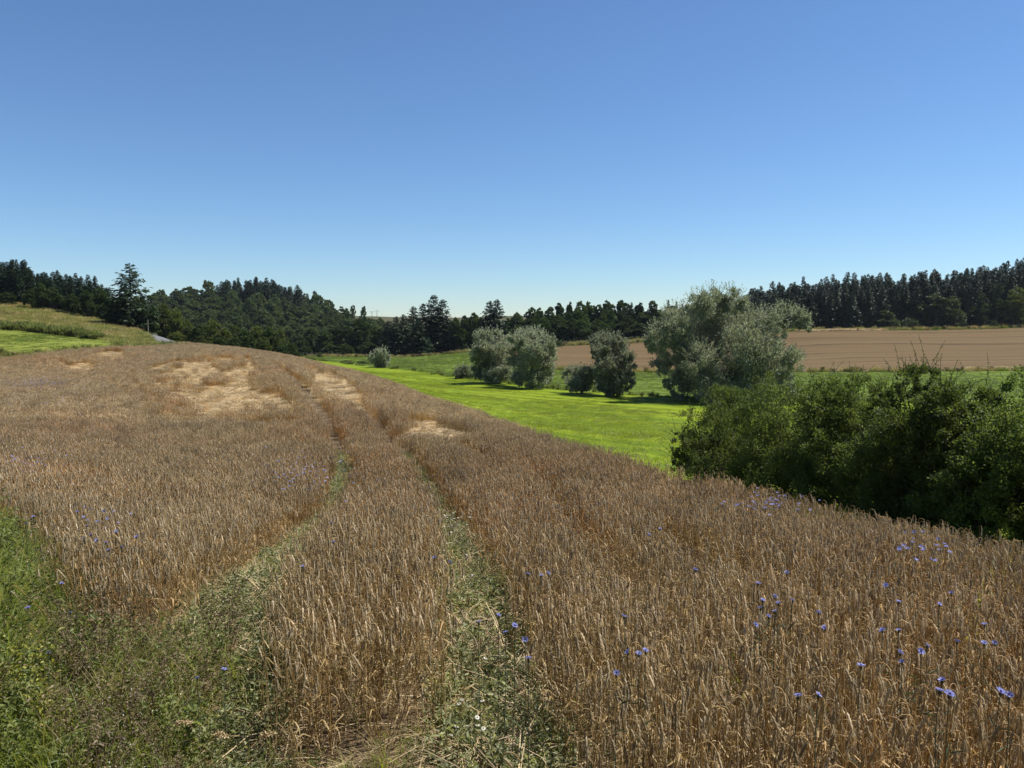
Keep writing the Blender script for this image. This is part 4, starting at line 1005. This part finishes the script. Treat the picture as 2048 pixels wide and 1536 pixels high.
u, v = pix(x, y, H(x, y) + .7); m = (u > 300) & (u < 2040) & (v < 1530) & (v > 1150); x, y = x[m], y[m]
k = rs.permutation(len(x))[:296]; x, y = x[k], y[k]
for px, py in zip(x, y):
    mid = px < np.interp(py, trackR[:, 1][np.argsort(trackR[:, 1])], trackR[:, 0][np.argsort(trackR[:, 1])])
    b = SB[rs.integers(12)]; s_ = rs.uniform(.92, 1.06)
    e = empty('rye_stalk', (px, py, h1(px, py) - .01), rs.normal(-.3, .8), (1, 1, s_)); e.rotation_euler[0] = rs.normal(0, .06)
    obj('stem', b[0], e); obj('ear', b[1], e)
    if b[2]: obj('leaf', b[2], e)
    dr_ = float(dist_line(trackR, np.array([px]), np.array([py]))[0])
    tag(e, 'ripe rye stalk with drooping ear in the near clump between the wheel tracks' if mid else ('ripe rye stalk with drooping ear lining the weedy wheel track' if dr_ < .8 else 'ripe rye stalk with drooping ear a step away from the weedy wheel track' if dr_ < 1.8 else 'ripe rye stalk with drooping ear well inside the rye, far from the wheel tracks'), 'rye stalk', 'rye stalks between the wheel tracks' if mid else 'rye stalks lining the track' if dr_ < .8 else 'rye stalks a step from the track' if dr_ < 1.8 else 'rye stalks far from the tracks')
# --- cornflowers
def corn_head(r, s=1.0):
    mb = MB(); k = 9; a = np.arange(k) * 2 * math.pi / k + r.normal(0, .12, k); el = r.uniform(.15, .7, k)
    d = np.stack([np.cos(a) * np.cos(el), np.sin(a) * np.cos(el), np.sin(el)], 1)
    leaves(mb, d * .003, d, np.array([0, 0, 1.0]) + r.normal(0, .2, (k, 3)), .0155 * s, .0105 * s, .3)
    for j in (-.45, .45):                                           # toothed petal tips
        d2 = norm(d + np.stack([-np.sin(a), np.cos(a), 0 * a], 1) * j); leaves(mb, d * .008 * s, d2, np.array([0, 0, 1.0]) + 0 * d, .011 * s, .0055 * s, .2)
    c = MB(); d = norm(rsph(r, 12) * np.array([.6, .6, .3]) + np.array([0, 0, 1])); leaves(c, d * 0, d, rsph(r, 12), .0095 * s, .004 * s, .2)
    return mb, c
M['petal_violet'] = leafmat('violet_florets', (.10, .04, .25), (.2, .08, .4), .2, (1, 1, 1))
M['greystem'] = leafmat('grey_green_stems', (.07, .09, .05), (.13, .15, .09), .2)
def corn_stem(r, h):
    mb = MB(); t = np.linspace(0, 1, 6); o = r.normal(0, .04, 2)
    p = np.stack([np.sin(t * 2) * o[0] - math.sin(2) * o[0], np.sin(t * 2) * o[1] - math.sin(2) * o[1], (t - 1) * h], 1)
    tube(mb, p, np.linspace(.0024, .0016, 6), 4, 0); q = r.uniform(.1, .9, 7)
    b = np.stack([np.interp(q, t, p[:, j]) for j in range(3)], 1); d = rsph(r, 7); d[:, 2] = .5
    leaves(mb, b, d, rsph(r, 7) + np.array([0, 0, 1.0]), .07, .006, .1, 0, .2)
    tube(mb, [[0, 0, -.016], [0, 0, -.008], [0, 0, .001]], [.003, .0055, .004], 5, 0)
    return mb
CH = []
for i in range(5):
    a, b = corn_head(rs, 1.0); CH.append((a.mesh('flower_head', [M['petal_blue']]), b.mesh('flower_centre', [M['petal_violet']]), corn_stem(rs, .8).mesh('stem', [M['greystem']])))
CF = {'verge': [(155, 1024), (170, 1015), (208, 1023), (67, 1034), (52, 1047), (181, 1070), (194, 1081), (211, 1086), (218, 1101), (244, 1095), (232, 1065), (273, 1075), (123, 1168), (56, 1217), (141, 1227), (98, 1307), (395, 1357), (448, 1341), (174, 1052), (215, 1038)],
      'strip': [(663, 1046), (667, 1085), (606, 1134), (700, 952), (712, 946)],
      'track': [(869, 1116), (900, 1125), (997, 1232), (1029, 1252), (1011, 1265), (1050, 1280), (1057, 1319), (958, 1245)],
      'field': [(1056, 1149), (1096, 1146), (1082, 1152), (1298, 1070), (1320, 1058), (1248, 1233), (1256, 1305), (1278, 1309), (1291, 1302), (1233, 1348), (1516, 1169), (1550, 1195), (1525, 1201), (1557, 1207), (1585, 1202), (1521, 1217), (1550, 1223), (1537, 1233), (1511, 1251),
                (1574, 1147), (1637, 1226), (1593, 1489), (1633, 1485), (1390, 1140), (1968, 1286), (1989, 1287), (1914, 1284), (1854, 1292), (1841, 1305), (1800, 1305), (1804, 1325), (1722, 1332), (1797, 1262), (1765, 1261), (1969, 1250), (1879, 1209), (1903, 1187), (1884, 1362),
                (1879, 1382), (1898, 1391), (2018, 1392), (2001, 1384), (1650, 1257), (1772, 1171), (1797, 1204)]}
CL = {'verge': ('blue cornflower among the weeds where the verge meets the rye', 'cornflowers by the verge'), 'strip': ('blue cornflower in the rye strip between the wheel tracks', 'cornflowers between the wheel tracks'),
      'track': ('blue cornflower beside the weedy wheel track nearer the meadow', 'cornflowers beside the wheel track'), 'field': ('blue cornflower scattered in the rye between wheel track and hedge', 'cornflowers in the rye towards the hedge')}
for kk, lst in CF.items():
    for u, v in lst:
        off = .52 if (kk == 'verge' and v > 1110) else .74
        gx_, gy_ = ground_hit(u, v, off, 2.5, 60); z_ = h1(gx_, gy_) + off
        b = CH[rs.integers(5)]; e = empty('cornflower', (gx_, gy_, z_), rs.uniform(0, 6.28)); s_ = rs.uniform(.7, 1.05) * np.interp(gy_, [4, 12], [1, 1.3])
        h_ = obj('flower_head', b[0], e); c_ = obj('flower_centre', b[1], h_); st_ = obj('stem', b[2], e)
        h_.scale = (s_,) * 3; h_.rotation_euler = (rs.normal(0, .35), rs.normal(0, .35), 0); st_.scale = (1, 1, off / .8)
        tag(e, CL[kk][0], 'cornflower', CL[kk][1])
# hazes of cornflowers too many to count
pos = []
for u0, v0, du, dv, k in [(70, 764, 80, 12, 500), (600, 940, 110, 40, 150), (1540, 1000, 90, 22, 60), (1850, 1090, 60, 30, 22), (45, 925, 70, 24, 70), (195, 1040, 60, 30, 12), (90, 800, 80, 20, 60)]:
    gx_, gy_ = ground_hit(u0, v0, .72); q = rs.normal(0, .5, (k, 2))
    for a, b in q:
        p = ground_hit(u0 + a * du, v0 + b * dv, .72, 3, 120); pos.append((p[0], p[1]))
pos = np.array(pos); n = len(pos)
cb = []
for i in range(3):
    a, b = corn_head(rs, 1.0); a.add(*(lambda V, Fc: (V, Fc))(np.array([[0, 0, 0], [.003, 0, 0], [0, .003, -.75], [-.002, 0, -.75]]), np.array([[0, 1, 2, 3]])), 1); cb.append(a.mesh('cornflower', [M['petal_blue'], M['greystem']]))
w = np.interp(pos[:, 1], [5, 15, 60], [1, 1.3, 2.0])
scatter('cornflower_drifts', cb, np.stack([pos[:, 0], pos[:, 1], H(pos[:, 0], pos[:, 1]) + .70 + rs.normal(0, .04, n)], 1), np.stack([rs.normal(0, .3, n), rs.normal(0, .3, n), rs.uniform(0, 6.28, n)], 1), np.stack([w, w, np.ones(n)], 1), rs.integers(0, 3, n),
        'bluish drifts of cornflowers massed in the rye', 'cornflowers')
# --- white mayweed along the weedy wheel track
def daisy(r):
    mb = MB(); k = 12; a = np.arange(k) * 2 * math.pi / k; d = np.stack([np.cos(a), np.sin(a), 0 * a - .1], 1); leaves(mb, d * .003, d, np.array([0, 0, 1.0]) + 0 * d, .014, .006, .1)
    c = MB(); d = norm(rsph(r, 14) * .8 + np.array([0, 0, .8])); leaves(c, d * 0, d, rsph(r, 14), .007, .005, .2); return mb.mesh('flower', [M['petal_white']]), c.mesh('flower_centre', [M['disc']])
DS = daisy(rs)
for i, (u, v, off) in enumerate([(878, 1030, .45), (893, 1026, .5), (905, 1024, .5), (920, 1036, .5), (884, 1050, .4), (926, 1052, .45), (898, 1075, .4), (908, 1100, .38), (916, 1145, .3), (975, 1300, .22), (940, 1385, .22), (935, 1440, .22)]):
    gx_, gy_ = ground_hit(u, v, off, 2.5, 40); e = empty('mayweed_plant', (gx_, gy_, h1(gx_, gy_) - .01), rs.uniform(0, 6.28))
    st_ = MB(); tips = []
    for j in range(6):
        a = rs.uniform(0, 6.28); q = rs.uniform(.03, .13); tip = np.array([q * math.cos(a), q * math.sin(a), off * rs.uniform(.85, 1.05)]); tips.append(tip)
        tube(st_, [[0, 0, 0], tip * np.array([.4, .4, .5]), tip], [.002, .0016, .001], 3, 0, False)
        k = 24; t = rs.uniform(.1, .95, k)[:, None]; leaves(st_, tip * t * np.array([.8, .8, 1]), rsph(rs, k) + np.array([0, 0, .4]), rsph(rs, k), .04, .006, .1)
    obj('stem', st_.mesh('stem', [M['trackweed']]), e)
    for tip in tips:
        fl = obj('flower', DS[0], e, tip); fl.rotation_euler = (rs.normal(0, .3), rs.normal(0, .3), 0); fl.scale = (.8,) * 3; obj('flower_centre', DS[1], fl)
    trk = u > 500
    tag(e, 'white flowered mayweed plant growing in the weedy wheel track' if trk else 'white flowered mayweed plant among the verge weeds', 'mayweed', 'mayweed in the wheel track' if trk else 'mayweed in the verge')
# --- long dry straws across the tracks, whitened grass heads
for (a, b, off, lb) in [((913, 1366), (1003, 1319), .2, 'long pale straw lying across the weedy wheel track'), ((895, 1516), (972, 1415), .2, 'long bent straw reaching up from the near end of the weedy wheel track'),
                        ((958, 1398), (1064, 1424), .25, 'dry arching straw at the rye edge of the weedy wheel track'), ((490, 1195), (568, 1135), .1, 'pale flattened straw in the wheel track nearer the verge'), ((496, 1190), (590, 1120), .14, 'longest pale flattened straw in the wheel track nearer the verge')]:
    p0 = np.array([*ground_hit(*a, .03), 0]); p1 = np.array([*ground_hit(*b, off), 0]); p0[2] = h1(p0[0], p0[1]) + .01; p1[2] = h1(p1[0], p1[1]) + off
    mid = (p0 + p1) / 2 + np.array([0, 0, .05]); t = np.linspace(0, 1, 8)[:, None]; mb = MB()
    tube(mb, ((1 - t) ** 2 * p0 + 2 * t * (1 - t) * mid + t * t * p1) - p0, np.linspace(.0035, .0018, 8), 4); d = p1 - p0
    k = 3; leaves(mb, np.array([d * q for q in (.3, .55, .75)]), d[None] / np.linalg.norm(d) + rsph(rs, k) * .5, rsph(rs, k), .12, .009, .1)
    tag(obj('dry_straw', mb.mesh('dry_straw', [M['straw']]), None, p0), lb, 'straw')
for u, v, lb in [(335, 1445, 'white fluffy arching grass head in the near verge'), (418, 1462, 'upright white grass head beside the arching one'), (495, 1478, 'woolly drooping grass head next to the rye clump')]:
    gx_, gy_ = ground_hit(u, v, .4, 2.2, 20); e = empty('grass_plant', (gx_, gy_, h1(gx_, gy_) - .01), rs.uniform(-.5, .5)); mb = MB(); t = np.linspace(0, 1, 9)
    p = np.stack([t ** 3 * .12, 0 * t, np.sin(t * 1.75) * .42], 1); tube(mb, p, .0016, 3, 0, False); blades(rs, 12, .03, .3, .005, 1.0, rnd=True, mb=mb); obj('stem', mb.mesh('stem', [M['drygrass']]), e)
    hd = MB(); k = 90; q = rs.uniform(.72, 1, k); b = np.stack([np.interp(q, t, p[:, j]) for j in range(3)], 1); leaves(hd, b, rsph(rs, k), rsph(rs, k), .02, .006, .2); obj('seed_head', hd.mesh('seed_head', [M['straw']]), e); tag(e, lb, 'grass')
for u, v, off, mt, lb, hh in [(1933, 1172, .7, 'yellowleaf', 'bright yellow green weed standing out of the rye near the hedge', .75), (1482, 1318, .3, 'mgrass', 'bright green grass clump in a gap of the rye', .32), (378, 1412, .4, 'weed', 'dark broad leaved weed between verge and rye clump', .5)]:
    gx_, gy_ = ground_hit(u, v, off, 2.4, 30); e = empty('weed_plant', (gx_, gy_, h1(gx_, gy_) - .01))
    if mt == 'mgrass':
        obj('leaf_blades', blades(rs, 22, .05, hh, .011, .7, rnd=True).mesh('leaf_blades', [M['mgrass']]), e)
    else:
        a = herb(rs, hh, 1, 46, .055, 0, 1, .15, aspect=.55).arrays(); obj('foliage', split_arr(a, 0).mesh('foliage', [M[mt]]), e); obj('stem', split_arr(a, 1).mesh('stem', [M['greystem']]), e)
    tag(e, lb, 'weed')
# --- marker post by the road, poles on the ridge, fence at the meadow head
def post(name, u, v0, v1, Y, rad, label, cat, arm=False, group=None):
    x = (u - 1024) / F * Y; g = h1(x, Y); top = pt(u, v1, Y)[2] - g; e = empty(name, (x, Y, g - .2)); mb = MB()
    tube(mb, [[0, 0, 0], [0, 0, top * .5], [.01, 0, top + .2]], [rad, rad * .95, rad * .8], 7); obj('pole' if arm else 'shaft', mb.mesh('shaft', [M['wood']]), e)
    mb = MB(); tube(mb, [[-rad * (9 if arm else 1.2), 0, top * (.93 if arm else 1) + .2], [rad * (9 if arm else 1.2), 0, top * (.93 if arm else 1) + .2]], rad * .5, 5); obj('cross_arm' if arm else 'cap', mb.mesh('cap', [M['wood']]), e)
    tag(e, label, cat, group)
post('marker_post', 298, 670, 640, 131, .09, 'thin wooden post beside the road under the lone conifer', 'post')
post('utility_pole', 745, 632, 623, 648, .22, 'distant wooden pole on the far ridge above the valley', 'pole', True, 'poles on the far ridge')
post('utility_pole', 755, 632, 621, 648, .22, 'distant wooden pole on the far ridge above the valley', 'pole', True, 'poles on the far ridge')
for i in range(11):
    post('fence_post', 606 + i * 8.5, 716, 705, 200 + i * .4, .08, 'weathered wooden fence post at the head of the meadow', 'post', False, 'fence posts at the head of the meadow')
print('plants done')

# ================================================================ the air of the valley
def haze_box():
    mb = MB(); a, z0, z1 = 960.0, float(gz.min()) - 1.5, 60.0
    v = [(x, y, z) for z in (z0, z1) for x, y in ((-a, -a), (a, -a), (a, a), (-a, a))]
    mb.add(v, [[0, 3, 2, 1], [4, 5, 6, 7], [0, 1, 5, 4], [1, 2, 6, 5], [2, 3, 7, 6], [3, 0, 4, 7]])
    m, nt, out = newmat('haze_air'); pv = N(nt, 'ShaderNodeVolumePrincipled'); pv.inputs['Color'].default_value = (.80, .90, 1.0, 1); pv.inputs['Density'].default_value = HAZE; pv.inputs['Anisotropy'].default_value = .2
    nt.links.new(pv.outputs[0], out.inputs['Volume']); o = obj('haze', mb.mesh('haze', [m])); tag(o, 'thin bluish haze filling the valley air', 'haze', kind='stuff')
HAZE = .00006
haze_box()
